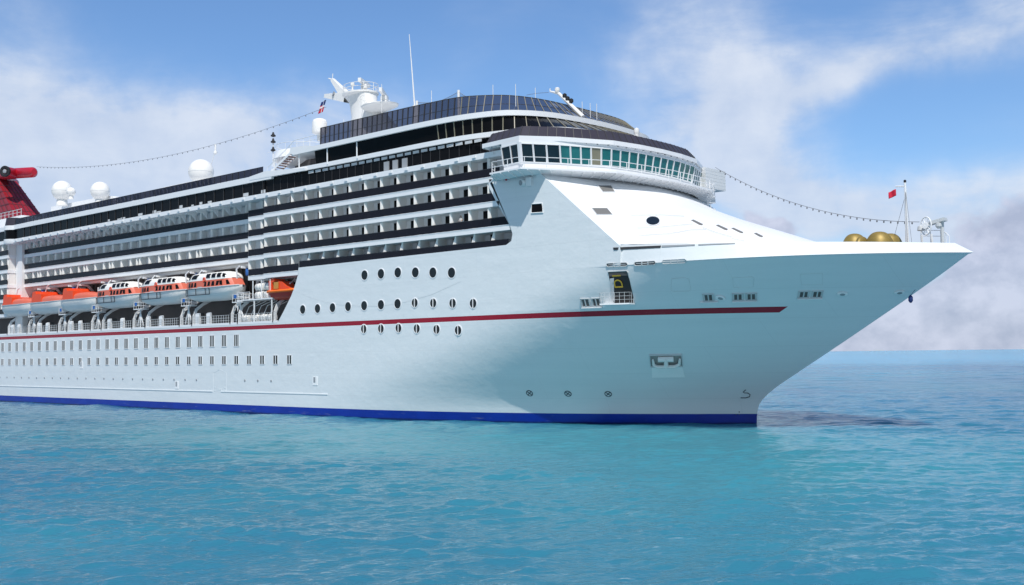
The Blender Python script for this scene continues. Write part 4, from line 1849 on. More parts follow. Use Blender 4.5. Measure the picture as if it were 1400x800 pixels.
def tender(xc, label):
    t = thing('lifeboat', label, 'lifeboat', (xc, -15.0, 15.65), 'lifeboats hung along the promenade')
    O = Vector((xc, -15.0, 15.65))
    Lh = 6.25
    sec = boat_sections(Lh, 2.05, 1.85, 1.7)
    H = MB()
    rows = [[Vector(v) + O for v in ring(*s_)] for s_ in sec]
    H.grid(rows)
    H.add(rows[0], [tuple(range(len(rows[0])))])
    H.add([r_[0] for r_ in rows] + [r_[-1] for r_ in rows], [(i, i + 1, len(rows) + i + 1, len(rows) + i) for i in range(len(rows) - 1)])
    ho = build('hull', H, CREAM, t, smooth=45)
    # orange window band
    Bd = MB()
    us = [-.93, -.9, -.6, -.2, .2, .5, .68, .8, .88]

    def band(u, v):
        """point on the deckhouse side: u along, v 0..1 from sheer to canopy eave"""
        s_ = boat_sections(Lh, 2.05, 1.85, 1.7, 101)[int(round((u + 1) * 50))]
        x = s_[0] - (0.9 * v if u > .6 else 0) * max(0, (u - .6) / .28)
        return Vector((x, (s_[1] - .06) * (1 - .06 * v), s_[3] + 1.08 * v))

    for sg in (-1, 1):
        Bd.grid([[Vector((p.x, sg * p.y, p.z)) + O for p in [band(u, v) for u in us]] for v in (0, .5, 1)])
    for u in (us[0], us[-1]):
        a, b = band(u, 0), band(u, 1)
        Bd.quad(O + a, O + Vector((a.x, -a.y, a.z)), O + Vector((b.x, -b.y, b.z)), O + b)
    bo_ = build('window_band', Bd, CORAL, t, smooth=45)
    # white canopy
    Cn = MB()

    def can(u, a):
        e = band(u, 1)
        tail = min(1, max(0, (u + .93) / .22))
        frt = min(1, max(0, (.88 - u) / .45))
        hgt = 1.2 * (0.12 + .88 * math.sin(tail * PI / 2)) * (0.08 + .92 * math.sin(frt * PI / 2))
        ex = 2.6
        ca, sa = math.cos(a), math.sin(a)
        return Vector((e.x, e.y * math.copysign(abs(ca) ** (2 / ex), ca), e.z + hgt * abs(sa) ** (2 / ex)))

    un = [-.93 + 1.81 * k / 28 for k in range(29)]
    Cn.grid([[O + can(u, PI - PI * k / 12) for k in range(13)] for u in un])
    co = build('canopy', Cn, CREAM, t, smooth=50)
    # windows of the band
    for sg in (-1,):
        for (u0, u1) in ((-.80, -.70), (-.66, -.56), (-.52, -.42), (-.10, 0.0), (.05, .15), (.20, .32), (.38, .60), (.71, .80)):
            q = [band(u0, .22), band(u1, .22), band(u1 - .012, .8), band(u0 + .012, .8)]
            q = [O + Vector((p.x, sg * (p.y + .03), p.z)) for p in q]
            build('window', MB().prism(q, (0, -sg * .06, 0)), BLACKG, bo_)
        for (u0, u1) in ((-.82, -.73), (-.66, -.44), (-.04, .12), (.18, .34), (.40, .54), (.59, .70)):
            gr_, bk_ = [], []
            for j in range(5):
                rr_, rb_ = [], []
                for i in range(5):
                    f, v = i / 4, j / 4
                    a_ = R(8 + 34 * v)
                    u = u0 + (u1 - u0) * f + (.05 * v if u0 < -.3 else -.03 * v)
                    p = can(u, a_)
                    n_ = Vector((0, -.75, .65))
                    rr_.append(O + Vector((p.x, -p.y, p.z)) + n_ * .06)
                    rb_.append(O + Vector((p.x, -p.y, p.z)) - n_ * .05)
                gr_.append(rr_)
                bk_.append(rb_)
            build('window', MB().grid(gr_).grid(bk_), BLACKG, co, smooth=60)
    # doorway
    q = [band(-.36, .05), band(-.18, .05), can(-.16, R(60)), can(-.34, R(60))]
    q = [O + Vector((p.x, -p.y - .05, p.z)) for p in q]
    build('doorway', MB().add(q + [p + Vector((0, .1, 0)) for p in q], [(0, 1, 2, 3), (0, 1, 5, 4), (1, 2, 6, 5), (2, 3, 7, 6), (3, 0, 4, 7)]), STEEL, bo_)
    # life ring by the door
    p = O + band(-.10, 1.0)
    p = Vector((p.x, 2 * O.y - p.y - .08, p.z + .1))
    build('life_ring', MB().tube([p + Vector((.27 * math.cos(a), 0, .27 * math.sin(a))) for a in [2 * PI * k / 16 for k in range(16)]], .08, 6, closed=True), ORANGE, co)
    # fender frame along the side
    Fm = MB()

    def side(u, v):
        s_ = boat_sections(Lh, 2.05, 1.85, 1.7, 101)[int(round((u + 1) * 50))]
        z = s_[3] - v
        return O + Vector((s_[0], -(s_[1] * (1 - .05 * v)) - .06, z))

    uu = [-.98 + .14 * k for k in range(9)]
    for v in (0.04, .95):
        Fm.tube([side(u, v) for u in uu], .055, 6)
    for u in (-.98, -.84, -.42, -.02, .14 + .0):
        Fm.tube([side(u, .04), side(u, .95)], .05, 6)
    Fm.tube([side(uu[-1], .04), side(uu[-1], .95)], .05, 6)
    build('fender_frame', Fm, MULL, ho)
    Sh = MB().tube([side(u, .0) for u in [-1, -.5, 0, .3, .5, .66, .8, .9, .96]], .07, 6)
    build('gunwale', Sh, GREYW, ho)
    # lifting hooks
    for x in (-5.0, 4.6):
        hk = MB().bar(O + Vector((x, 0, 2.9)), O + Vector((x, 0, 4.4)), .18)
        hk.bar(O + Vector((x, 0, 4.3)), O + Vector((x + .7, 0, 4.7)), .14)
        build('lifting_hook', hk, WHITE, t)
    pr_ = MB().lathe([(.05, .3), (.2, .25), (.22, 0)], O + Vector((-6.3, 0, .35)), 10, (1, 0, 0))
    build('propeller', pr_, MULL, ho)
    return t


def enclosed(xc, label):
    t = thing('lifeboat', label, 'lifeboat', (xc, -15.0, 15.5), 'lifeboats hung along the promenade')
    O = Vector((xc, -15.0, 15.5))
    Lh = 6.2
    sec = boat_sections(Lh, 2.0, 2.05, 1.4)
    H = MB()
    rows = [[Vector(v) + O for v in ring(*s_)] for s_ in sec]
    H.grid(rows)
    H.add(rows[0], [tuple(range(len(rows[0])))])
    ho = build('hull', H, CREAM, t, smooth=45)
    gr = MB()
    for s_ in sec[3:16]:
        gr.tube([O + Vector((s_[0], -s_[1] * .97 - .05, s_[3] - .35)), O + Vector((s_[0], -s_[1] * .97 - .05, s_[3] - .5))], .05, 5)
    gr.tube([O + Vector((s_[0], -s_[1] - .03, s_[3])) for s_ in sec], .06, 6)
    build('grab_line', gr, GREYW, ho)
    Cn = MB()
    rws = []
    for s_ in sec[:-1]:
        u = s_[0] / Lh
        f = (1 - max(0, (u - .35) / .65) ** 2 * .75) * (1 - max(0, (-u - .7) / .3) ** 2 * .6)
        hgt = 1.15 * f
        rws.append([O + Vector((s_[0], s_[1] * .97 * math.copysign(abs(math.cos(a)) ** .6, math.cos(a)), s_[3] + hgt * abs(math.sin(a)) ** .7)) for a in [PI - PI * k / 12 for k in range(13)]])
    Cn.grid(rws)
    Cn.add(rws[0], [tuple(range(13))])
    Cn.add(rws[-1], [tuple(range(13))])
    build('canopy', Cn, CORAL, t, smooth=50)
    Ck = MB().prism([O + Vector((x, 0, z)) + Vector((0, -2.02, 0)) for x, z in ((-4.2, 2.15), (-.4, 2.15), (-.5, 3.45), (-1.6, 3.55), (-2.6, 3.55), (-2.75, 4.05), (-3.8, 4.0), (-4.1, 3.3))], (0, 4.04, 0))
    co = build('cockpit', Ck, ORANGE, t)
    for x in (-4.9, 4.4):
        build('lifting_hook', MB().bar(O + Vector((x, 0, 2.6)), O + Vector((x, 0, 3.9)), .2), WHITE, t)
    build('exhaust_pipe', MB().tube([O + Vector((-2.3, -.4, 4.0)), O + Vector((-1.8, -.4, 4.9)), O + Vector((-1.0, -.4, 5.2))], .09, 6), WHITE, t)
    return t


tender(BO[0], 'white and orange cabin lifeboat nearest the stacked raft canisters')
tender(BO[1], 'white and orange cabin lifeboat hanging between two other cabin lifeboats')
tender(BO[2], 'white and orange cabin lifeboat hanging next to the orange roofed lifeboats')
enclosed(BO[3], 'orange roofed white lifeboat hanging right behind a cabin lifeboat')
enclosed(BO[4], 'orange roofed white lifeboat hanging between two other orange roofed lifeboats')
enclosed(BO[5], 'orange roofed white lifeboat farthest aft, in front of the white stair trunk')

# ---- raft rack and canisters
rk = MB().box(-112.6, -104.2, -16.0, -13.0, 15.35, 15.5)
for x in (-112.4, -108.5, -104.4):
    rk.tube([(x, -15.9, 12.2), (x, -15.9, 15.4)], .08, 8)
    rk.tube([(x, -13.1, 12.2), (x, -13.1, 15.4)], .08, 8)
for k in range(6):
    x = -111.8 + k * 1.45
    rk.tube([(x, -15.2, 13.2), (x + .2, -14.6, 14.6), (x + .9, -13.3, 15.3)], .05, 6)
rko = build('raft_rack', rk, WHITE, SHIP)
rr = MB()
for h in (.5, 1.0):
    rr.tube([(-112.5, -13.2, 15.5 + h), (-112.5, -15.95, 15.5 + h), (-109.5, -15.95, 15.5 + h)], .035, 6)
for p in ((-112.5, -13.2), (-112.5, -15.95), (-111, -15.95), (-109.5, -15.95)):
    rr.tube([(p[0], p[1], 15.5), (p[0], p[1], 16.5)], .035, 6)
for x in (-108.8, -106.8, -104.8):
    build('rack_post', MB().bar((x, -15.9, 15.5), (x, -15.9, 18.0), .1), WHITE, rko)
build('handrail', rr, WHITE, rko)
can0 = None
spots = []
for row, z, xs__ in (('up', 17.15, (-108.3, -106.2)), ('mid', 16.05, (-108.3, -106.2, -104.3)), ('low', 12.85, (-111.2, -108.9, -107.0, -105.3))):
    for k, x in enumerate(xs__):
        spots.append((row, x, z))
for row, x, z in spots:
    y = -15.0 if row != 'low' else -15.3
    lab = {'up': 'white raft canister in the upper tier of the rack left of the orange rescue boat',
           'mid': 'white raft canister on the platform beneath the upper canisters, left of the orange rescue boat',
           'low': 'white raft canister lying on the promenade deck under the raft rack'}[row]
    if can0 is None:
        can0 = thing('raft_canister', lab, 'raft canister', (x, y, z - .5), 'inflatable raft canisters')
        cm = MB().lathe([(.25, -.85), (.42, -.8), (.5, -.68), (.5, -.1), (.53, -.06), (.53, .06), (.5, .1), (.5, .68), (.42, .8), (.25, .85)], (x, y, z), 18, (1, 0, 0))
        build('shell', cm, CREAM, can0, smooth=40)
        bd = MB()
        for dx in (-.4, .4):
            bd.tube([(x + dx, y + .51 * math.cos(a), z + .51 * math.sin(a)) for a in [2 * PI * k / 16 for k in range(16)]], .03, 5, closed=True)
        build('strap', bd, STEEL, can0)
    else:
        c = copy_tree(can0)
        c.location = (x, y, z - .5)
        c['label'] = lab

# ---- orange rescue boat and its crane
RB = Vector((-102.2, -14.9, 15.15))
rb = thing('rescue_boat', 'small open orange rescue boat stowed beside the white hull plating', 'rescue boat', RB)
H = MB()
sec = boat_sections(3.3, 1.25, 1.15, .95, 21)
rows = [[Vector(v) + RB for v in ring(*s_)] for s_ in sec]
H.grid(rows)
H.add(rows[0], [tuple(range(len(rows[0])))])
build('hull', H, mat('dark_orange_hull', (0.42, 0.03, 0.012), .4), rb, smooth=45)
tb_ = MB().tube([RB + Vector((s_[0], -s_[1], s_[3])) for s_ in sec] + [RB + Vector((s_[0], s_[1], s_[3])) for s_ in reversed(sec)], .2, 10)
build('fender_tube', tb_, mat('bright_orange_fender', (0.85, 0.16, 0.01), .5), rb, smooth=50)
ck = MB().prism([RB + Vector((x, -.9, z)) for x, z in ((-3.0, 1.2), (-3.1, 2.7), (-2.6, 2.95), (-1.9, 2.9), (-1.85, 2.5), (-2.3, 2.4), (-2.3, 1.2))], (0, 1.8, 0))
build('cuddy', ck, ORANGE, rb)
cs = MB().prism([RB + Vector((x, -.8, z)) for x, z in ((-1.9, 1.2), (-1.7, 2.0), (-1.0, 2.55), (-.2, 2.4), (.6, 1.8), (1.4, 1.5), (1.6, 1.2))], (0, 1.6, 0))
build('cover', cs, ORANGE, rb)
sb = MB().box(RB.x - 1.9, RB.x - .9, RB.y - .95, RB.y - .85, RB.z + 1.5, RB.z + 2.4)
build('seat', sb, mat('tan_cover', (.5, .25, .06), .7), rb)
cr = MB()
cr.bar((-101.6, -11.4, 15.0), (-102.4, -13.8, 18.0), .3, .3)
cr.bar((-102.4, -13.7, 17.9), (-101.8, -14.9, 17.3), .16, .16)
build('boat_crane', cr, WHITE, SHIP)
dv_ = davit_arm(-104.0)
davit_arm(-112.3)
cr2 = MB()
cr2.bar((-112.4, -13.4, 19.2), (-107.6, -13.4, 19.1), .45, .55)
cr2.bar((-107.7, -13.4, 15.5), (-107.7, -13.4, 19.1), .5, .5)
cr2.bar((-112.0, -13.4, 18.9), (-108.0, -13.4, 17.2), .25, .3)
build('raft_crane', cr2, WHITE, SHIP)

# ------------------------------------------------------------------ radar mast
MX = MB()
prof = [(34.7, -101.9, 5.2, 2.2), (40.5, -102.2, 4.2, 2.0), (42.5, -103.2, 3.0, 1.7), (44.5, -104.4, 2.3, 1.5), (45.6, -104.9, 2.7, 1.9)]
rows = []
for z, xc, a, b in prof:
    rows.append([(xc + a * math.copysign(abs(math.cos(t)) ** .8, math.cos(t)), b * math.copysign(abs(math.sin(t)) ** .8, math.sin(t)), z) for t in [2 * PI * k / 28 for k in range(28)]])
MX.grid(rows, close=True)
MAST = build('radar_mast', MX, CREAM, SHIP, smooth=40)
build('mast_platform', MB().lathe([(2.5, -.25), (3.0, 0), (3.0, .22)], (-105.0, 0, 45.7), 28, sy=.8), CREAM, MAST, smooth=30)
yd = MB()
a, b = at(476, 134, 0), at(445, 131.5, 0)
c, d = at(473, 131, 0), at(454.5, 109, 0)
for p, q, w0, w1 in ((a, b, .75, .28), (c, d, .6, .25)):
    dr_ = (q - p).normalized()
    s_ = Vector((0, 1, 0))
    t_ = dr_.cross(s_)
    r0 = [p + s_ * w0 * i + t_ * w0 * j for i, j in ((-1, -1), (1, -1), (1, 1), (-1, 1))]
    r1 = [q + s_ * w1 * i + t_ * w1 * j for i, j in ((-1, -1), (1, -1), (1, 1), (-1, 1))]
    yd.grid([r0, r1], close=True)
    yd.add(r1, [(0, 1, 2, 3)])
yd.tube([d, d + Vector((-.9, 0, .35))], .1, 6)
yd.tube([d, d + Vector((.1, 0, .9))], .06, 6)
build('yard', yd, CREAM, MAST)
rl = MB()
circ = [(-105.0 + 2.9 * math.cos(a), 2.3 * math.sin(a), 47.1) for a in [2 * PI * k / 20 for k in range(20)]]
for h in (0, -.55):
    rl.tube([(p[0], p[1], p[2] + h) for p in circ], .04, 6, closed=True)
for p in circ[::2]:
    rl.tube([(p[0], p[1], 45.9), p], .04, 6)
build('handrail', rl, CREAM, MAST)


def scanner(base, top, Lb, ang):
    m_ = MB().lathe([(.75, 0), (.4, .6), (.35, top - base.z)], base, 16)
    o = build('radar_pedestal', m_, CREAM, MAST, smooth=40)
    tp = Vector((base.x, base.y, top))
    d = Vector((math.cos(ang), math.sin(ang), 0))
    build('gearbox', MB().lathe([(.5, 0), (.5, .5), (.3, .65)], tp, 14), CREAM, o, smooth=40)
    build('scanner_bar', MB().obox(tp + Vector((0, 0, .85)), d * Lb, Vector((-d.y, d.x, 0)) * .22, (0, 0, .28)), CREAM, o)


p = at(498, 134, -.3)
scanner(p, at(497, 121.5, -.3).z, 2.0, R(-60))
lp = at(523, 146, -1.5)
lpm = MB().lathe([(1.6, -.45), (3.1, .1), (3.2, .3)], lp + Vector((-.6, 0, -.05)), 28, sy=.7)
lpm.bar(at(500, 150, -.6), lp, .9, .5)
build('radar_platform', lpm, CREAM, MAST, smooth=30)
scanner(lp + Vector((.3, 0, .3)), at(523, 137.5, -1.5).z, 2.9, R(-50))
rl = MB()
c = lp + Vector((-.6, 0, .3))
arc = [c + Vector((3.2 * math.cos(a), 2.4 * math.sin(a), 1.2)) for a in [R(100) + R(160) * k / 12 for k in range(13)]]
rl.tube(arc, .04, 6)
for q in arc[::2]:
    rl.tube([q - Vector((0, 0, 1.2)), q], .04, 6)
build('handrail', rl, CREAM, MAST)
for px, py0, py1 in ((484, 131, 118), (482, 126, 117.5)):
    pass
p0, p1 = at(482, 130, -1), at(484, 117.5, -1)
bl_ = MB().tube([p0, Vector((p0.x, p0.y, p1.z))], .14, 8)
bl_.lathe([(.1, 0), (.3, .15), (.3, .45), (.1, .6)], (p0.x, p0.y, p1.z), 10)
build('searchlight', bl_, CREAM, MAST)
build('horn', MB().lathe([(.15, 0), (.4, .7)], at(461, 130.5, 0), 10, (-.4, -.8, .3)), STEEL, MAST)

# whip aerials, stub posts, sports net
whip = MB()
p = at(567, 147, -5)
whip.tube([(p.x, -5, 34.7), (p.x, -5, 40.6)], .28, 8)
tip = at(559.5, 47, -5)
whip.tube([Vector((p.x, -5, 40.4)), tip], [.11, .04], 6)
build('whip_aerial', whip, CREAM, SHIP)
for px, y0, y1, Y in ((674, 130, 116, -12), (705, 130, 115, -12), (732, 135, 120, -8), (796, 150, 139, -2), (807, 155, 141, -2), (816, 158, 142, -2), (522, 152, 115, -6), (470, 172, 163, -8), (590, 142, 124, -10)):
    a, b = at(px, y0, Y), at(px, y1, Y)
    build('whip_aerial', MB().tube([(a.x, Y, 34.8), (a.x, Y, b.z)], .035, 6), CREAM, SHIP)
nm_ = bpy.data.materials.new('net_mesh')
nm_.use_nodes = True
t_ = nm_.node_tree
tr_ = t_.nodes.new('ShaderNodeBsdfTransparent')
ms_ = t_.nodes.new('ShaderNodeMixShader')
ms_.inputs[0].default_value = .78
t_.nodes['Principled BSDF'].inputs['Base Color'].default_value = (.05, .06, .09, 1)
t_.links.new(t_.nodes['Principled BSDF'].outputs[0], ms_.inputs[1])
t_.links.new(tr_.outputs[0], ms_.inputs[2])
t_.links.new(ms_.outputs[0], t_.nodes['Material Output'].inputs[0])
na_, nb_, nc_ = at(570, 140, -8), at(627, 125.5, -8), at(655, 134, -8)
netm = MB()
pts_t = []
for k in range(9):
    f = k / 8
    pts_t.append(na_.lerp(nb_, f) - Vector((0, 0, .55 * math.sin(f * PI))))
for k in range(1, 5):
    pts_t.append(nb_.lerp(nc_, k / 4) - Vector((0, 0, .35 * math.sin(k / 4 * PI))))
netm.grid([[Vector((p.x, p.y, 34.8)) for p in pts_t], pts_t])
post = MB().tube([(nb_.x, -8, 34.75), (nb_.x, -8, nb_.z + .2)], .16, 8)
post.tube([(na_.x, -8, 34.75), (na_.x, -8, na_.z + .2)], .16, 8)
po = build('net_post', post, CREAM, SHIP)
build('sports_net', netm, nm_, po)
nl = MB().tube(pts_t, .03, 5)
build('net_rope', nl, CABLE, po)

# forward leaning spar with navigation lamps
a, b = at(797, 160, -3.5), at(764, 128, -3.5)
spm = MB().tube([a, b], [.28, .2], 8)
spm.tube([b, at(752, 125, -3.5)], [.16, .1], 8)
spm.tube([at(752, 125, -3.5), at(752, 121, -3.5)], .06, 6)
spm.lathe([(.25, 0), (.3, .2), (.3, .5), (.15, .6)], at(762, 126.5, -3.5), 10)
spo = build('foremast_spar', spm, CREAM, SHIP)
for px, py in ((772, 132.5), (776, 136.5), (781, 139.5)):
    q = at(px, py + 1.5, -3.5)
    build('navigation_lamp', MB().lathe([(.12, 0), (.26, .1), (.26, .42), (.1, .55)], q, 10), BLACK, spo)
ln = MB().tube([at(750, 126.5, -3.5), at(735, 127.5, -6), at(720, 130, -9)], .025, 5)
build('stay', ln, CABLE, spo)
q = at(870.5, 186, -1)
build('roof_camera', MB().lathe([(.3, -.3), (.3, .3), (.35, .4), (.3, .8), (.05, .95)], q, 12), CREAM, SHIP, smooth=40)

# ------------------------------------------------------------------ satellite domes, deck houses, funnel
hs3 = MB().prism([(-197, -3.5, 32.4), (-164, -3.5, 32.4), (-172, -3.5, 37.6), (-174, -3.5, 37.9), (-197, -3.5, 38.1)], (0, 9, 0))
hs3.box(-170.9, -112, -11, 11, 32.36, 33.6)
hs3.box(-145, -134, -9, -1, 32.36, 35.6)
build('deck_house', hs3, WHITE, SHIP)


def dome(px, py, r, Y, base):
    c = at(px, py, Y)
    prof = [(r * .55, -r * 1.02 - base)]
    if base:
        prof.append((r * .5, -r * .95))
    prof += [(r * math.cos(a), r * math.sin(a)) for a in [R(-62) + R(151) * k / 16 for k in range(17)]]
    o = build('radome', MB().lathe(prof, c, 32), CREAM, SHIP, smooth=60)
    build('seam', MB().lathe([(r * 1.0, -.03), (r * 1.012, 0), (r * 1.0, .03)], c - Vector((0, 0, .1)), 32), GREYW, o)
    return o


dome(85, 261, 1.95, -5, .9)
dome(97.3, 262.5, .85, -7.0, .5)
dome(137, 261.5, 1.75, -5, .7)
dome(275, 235, 2.05, -5, .6)
c = at(437, 172, -6)
b_ = build('radome', MB().lathe([(.35, -2.2), (.4, -1.3), (1.05, -1.1), (1.1, -.9), (1.05, .5), (.9, .85), (.5, 1.0), (.02, 1.05)], c, 24), CREAM, SHIP, smooth=50)
# small rails round the aft upper deck
rl = MB()
for k in range(14):
    x = -225 + k * 1.9
    rl.tube([(x, -8, 36.2), (x, -8, 37.6)], .05, 6)
rl.tube([(-225, -8, 37.6), (-200, -8, 37.6)], .05, 6)
rl.tube([(-225, -8, 37.0), (-200, -8, 37.0)], .04, 6)
build('handrail', rl, GREYW, SHIP)
build('funnel_deck', MB().box(-240, -199, -8.5, 8.5, 32.36, 36.2), WHITE, SHIP)
fn = MB()
f0 = [(-243, -3.2, 36.2), (-212.5, -3.2, 36.2), (-212.5, 3.2, 36.2), (-243, 3.2, 36.2)]
f1 = [(-240, -2.2, 47.3), (-226.5, -2.2, 47.3), (-226.5, 2.2, 47.3), (-240, 2.2, 47.3)]
fn.grid([f0, f1], close=True)
fn.add(f1, [(0, 1, 2, 3)])
FUN = build('funnel', fn, DKRED, SHIP)
gr = MB()
for k in range(1, 7):
    f = k / 7
    pts = [Vector(f0[i]).lerp(Vector(f1[i]), f) for i in range(4)]
    for i in range(4):
        gr.bar(pts[i], pts[(i + 1) % 4], .22, .16)
for k in range(1, 12):
    f = k / 12
    a, b = Vector(f0[0]).lerp(Vector(f0[1]), f), Vector(f1[0]).lerp(Vector(f1[1]), f)
    gr.bar(a, b, .2, .16)
for k in range(1, 6):
    f = k / 6
    a, b = Vector(f0[1]).lerp(Vector(f0[2]), f), Vector(f1[1]).lerp(Vector(f1[2]), f)
    gr.bar(a, b, .2, .16)
build('louvre_grille', gr, mat('funnel_grille', (0.12, 0.02, 0.03), .5), FUN)
# winged exhaust at the top: swept fins with round ends
wg = MB()
e = at(47, 235, -1.0)
wl_ = [Vector((-243, 0, 48.6)), Vector((-228, 0, 48.6)), Vector((-220, -.5, 48.0)), e - Vector((.9, 0, 0)), e]
wg.tube(wl_, [1.1, 1.15, 1.15, 1.1, .6], 20)
for sg in (1,):
    wg.tube([Vector((-229, 0, 48.6)), Vector((-236, sg * 4.5, 49.0)), Vector((-240, sg * 7.5, 49.0))], [1.2, 1.1, 1.0], 18)
wg.tube([Vector((-232, 0, 46.9)), Vector((-230, 0, 49.0))], [2.2, 1.5], 16)
build('funnel_wing', wg, RED, FUN, smooth=45)
c = at(7.5, 234.5, -4.0)
wg = MB().tube([Vector((-229, -.5, 48.6)), c + Vector((-1.0, 2.0, 0)), c], [1.2, 1.1, 1.05], 18)
nz_ = build('exhaust_nozzle', wg, RED, FUN, smooth=45)
build('nozzle_rim', MB().lathe([(.95, -.3), (1.15, -.2), (1.2, .3), (.95, .36), (.55, .2), (.5, -.2)], c, 24, (.5, -.86, 0)), BLACK, nz_, smooth=40)
build('nozzle_core', MB().lathe([(.42, 0), (.42, .34), (.2, .42)], c, 16, (.5, -.86, 0)), STEEL, nz_)

# ------------------------------------------------------------------ foredeck gear
mp0, mp1 = at(1240.5, 330, 0), at(1236.5, 250, 0)
mx0 = mp0.x
fm = MB().tube([(mx0, 0, 16.6), (mx0 - .05, 0, mp1.z)], [.17, .11], 12)
fmo = build('bow_mast', fm, WHITE, SHIP, smooth=40)
gf = MB().tube([(mx0, 0, at(1237, 255, 0).z), (at(1224.5, 255, 0).x, 0, at(1224.5, 255, 0).z)], .07, 6)
build('gaff', gf, WHITE, fmo)
build('mast_lamp', MB().lathe([(.08, 0), (.13, .05), (.13, .22), (.06, .28)], (mx0 - .05, 0, mp1.z), 10), BLACK, fmo)
stm = MB()
for px, py in ((1210, 325), (1248, 330), (1254, 331), (1233, 331)):
    q = at(px, py, 0)
    stm.tube([(mx0 - .04, 0, mp1.z - .5 if px != 1210 else mp1.z - 1.2), (q.x, -1.2 if px > 1240 else 1.2, 17.3)], .018, 5)
build('stay', stm, CABLE, fmo)


def cloth(p00, w, h, nx, ny, amp, name, m_, droop=0.0, mats=None):
    """waving cloth: w vector along the fly, h vector down the hoist"""
    V_, F_ = [], []
    nn = w.cross(h).normalized()
    for j in range(ny + 1):
        for i in range(nx + 1):
            u, v = i / nx, j / ny
            V_.append(p00 + w * u + h * v + nn * amp * math.sin(u * 7 + v * 1.5) * u + Vector((0, 0, -droop * u * u)))
    F_ = [(j * (nx + 1) + i, j * (nx + 1) + i + 1, (j + 1) * (nx + 1) + i + 1, (j + 1) * (nx + 1) + i) for j in range(ny) for i in range(nx)]
    o = build(name, MB().add(V_, F_), m_, smooth=60)
    md = o.modifiers.new('thickness', 'SOLIDIFY')
    md.thickness = .015
    if mats:
        for x_ in mats:
            o.data.materials.append(x_)
    return o


q0 = at(1224.8, 258.5, 0)
q1 = at(1225.3, 267.5, 0)
q2 = at(1215, 262, 0)
fo = cloth(q0, q2 - q0, q1 - q0, 12, 8, .1, 'flag', FLAGR, .1)
tag(fo, 'small plain red flag flying from the bow mast', 'flag')
q0, q1 = at(446, 136.5, 0), at(441.5, 153, 0)
fo = cloth(q0, at(440, 138.5, 0) - q0, q1 - q0, 10, 14, .12, 'flag', FLAGR, .15, [FLAGB, FLAGW])
for poly in fo.data.polygons:
    j, i = divmod(poly.index, 10)
    if 6 <= j <= 7 or 4 <= i <= 5:
        poly.material_index = 2
    elif j < 6 and i < 11:
        poly.material_index = 1 if j < 6 and i < 4 or j < 5 else 0
    if j > 7 and not 4 <= i <= 5:
        poly.material_index = 0
tag(fo, 'blue, white and red flag hanging from the radar mast yard', 'flag')
# winch post, fairlead wheel and light gear in the bow
wh = MB()
c = at(1266, 309, -.3)
wh.tube([c + Vector((.6 * math.cos(a), -.25 * math.cos(a), .85 * math.sin(a))) for a in [2 * PI * k / 24 for k in range(24)]], .06, 8, closed=True)
for k in range(6):
    a = PI * k / 6
    d = Vector((.58 * math.cos(a), -.24 * math.cos(a), .82 * math.sin(a)))
    wh.tube([c - d, c + d], .04, 6)
wh.tube([c + Vector((0, -.25, 0)), c + Vector((0, .25, 0))], .3, 10)
wh.tube([c + Vector((-.45, 0, -.8)), (c.x - .5, 0, 16.7)], .12, 8)
wh.tube([c + Vector((.45, 0, -.8)), (c.x + .5, 0, 16.7)], .12, 8)
who = build('panama_lead', wh, WHITE, SHIP)
c = at(1288, 303, 0)
lt_ = MB().tube([(c.x, 0, 16.7), (c.x, 0, c.z)], .16, 10)
lt_.obox(c + Vector((-.4, 0, .05)), (.75, 0, .14), (0, .4, 0), (-.03, 0, .15))
lt_.lathe([(.12, -.5), (.3, -.3), (.3, 0), (.1, .1)], c + Vector((-.25, -.2, -.15)), 10)
build('bow_light', lt_, GREYW, SHIP)
c = at(1259, 312, 0)
build('bell', MB().lathe([(.05, .3), (.28, .15), (.34, -.2), (.3, -.25)], c, 14), GREYW, SHIP, smooth=40)
rl = MB()
pts = [at(x, 315, .6) for x in (1259, 1272, 1286)] + [at(1293, 318, .3), at(1298, 323, 0)]
rl.tube(pts, .035, 6)
rl.tube([p - Vector((0, 0, .55)) for p in pts[:3]], .03, 6)
for p in pts:
    rl.tube([p, (p.x, p.y, 16.7)], .04, 6)
build('handrail', rl, WHITE, SHIP)

# spare propeller blades lying on the foredeck
for px0, px1, ptop, Y, lab in ((1150, 1186, 319.5, 1.0, 'rounded bronze spare propeller blade farthest from the bow mast on the foredeck'),
                               (1170, 1187, 323.5, -.4, 'smallest bronze spare propeller blade, low between two larger blades'),
                               (1182, 1222, 316.8, -.2, 'largest bronze spare propeller blade, domed and bright, on the foredeck'),
                               (1200, 1234, 319.3, 1.2, 'bronze spare propeller blade lying nearest the bow mast')):
    a, b = at(px0, 330, Y), at(px1, 330, Y)
    top = at((px0 + px1) / 2, ptop, Y).z
    cx = (a.x + b.x) / 2
    hw = (b.x - a.x) / 2
    z0 = 16.7
    rows = []
    for k in range(15):
        ph = PI / 2 * k / 14
        rows.append([(cx + hw * math.cos(ph) ** .75 * math.cos(t) * (1 + .1 * math.sin(t)), Y + 1.3 * math.cos(ph) ** .75 * math.sin(t),
                      z0 + (top - z0) * math.sin(ph) ** .9) for t in [2 * PI * i / 32 for i in range(32)]])
    pb = MB().grid(rows, close=True)
    pb.add(rows[0], [tuple(range(32))])
    o = build('propeller_blade', pb, GOLD, smooth=60)
    tag(o, lab, 'propeller blade', 'spare propeller blades on the foredeck')


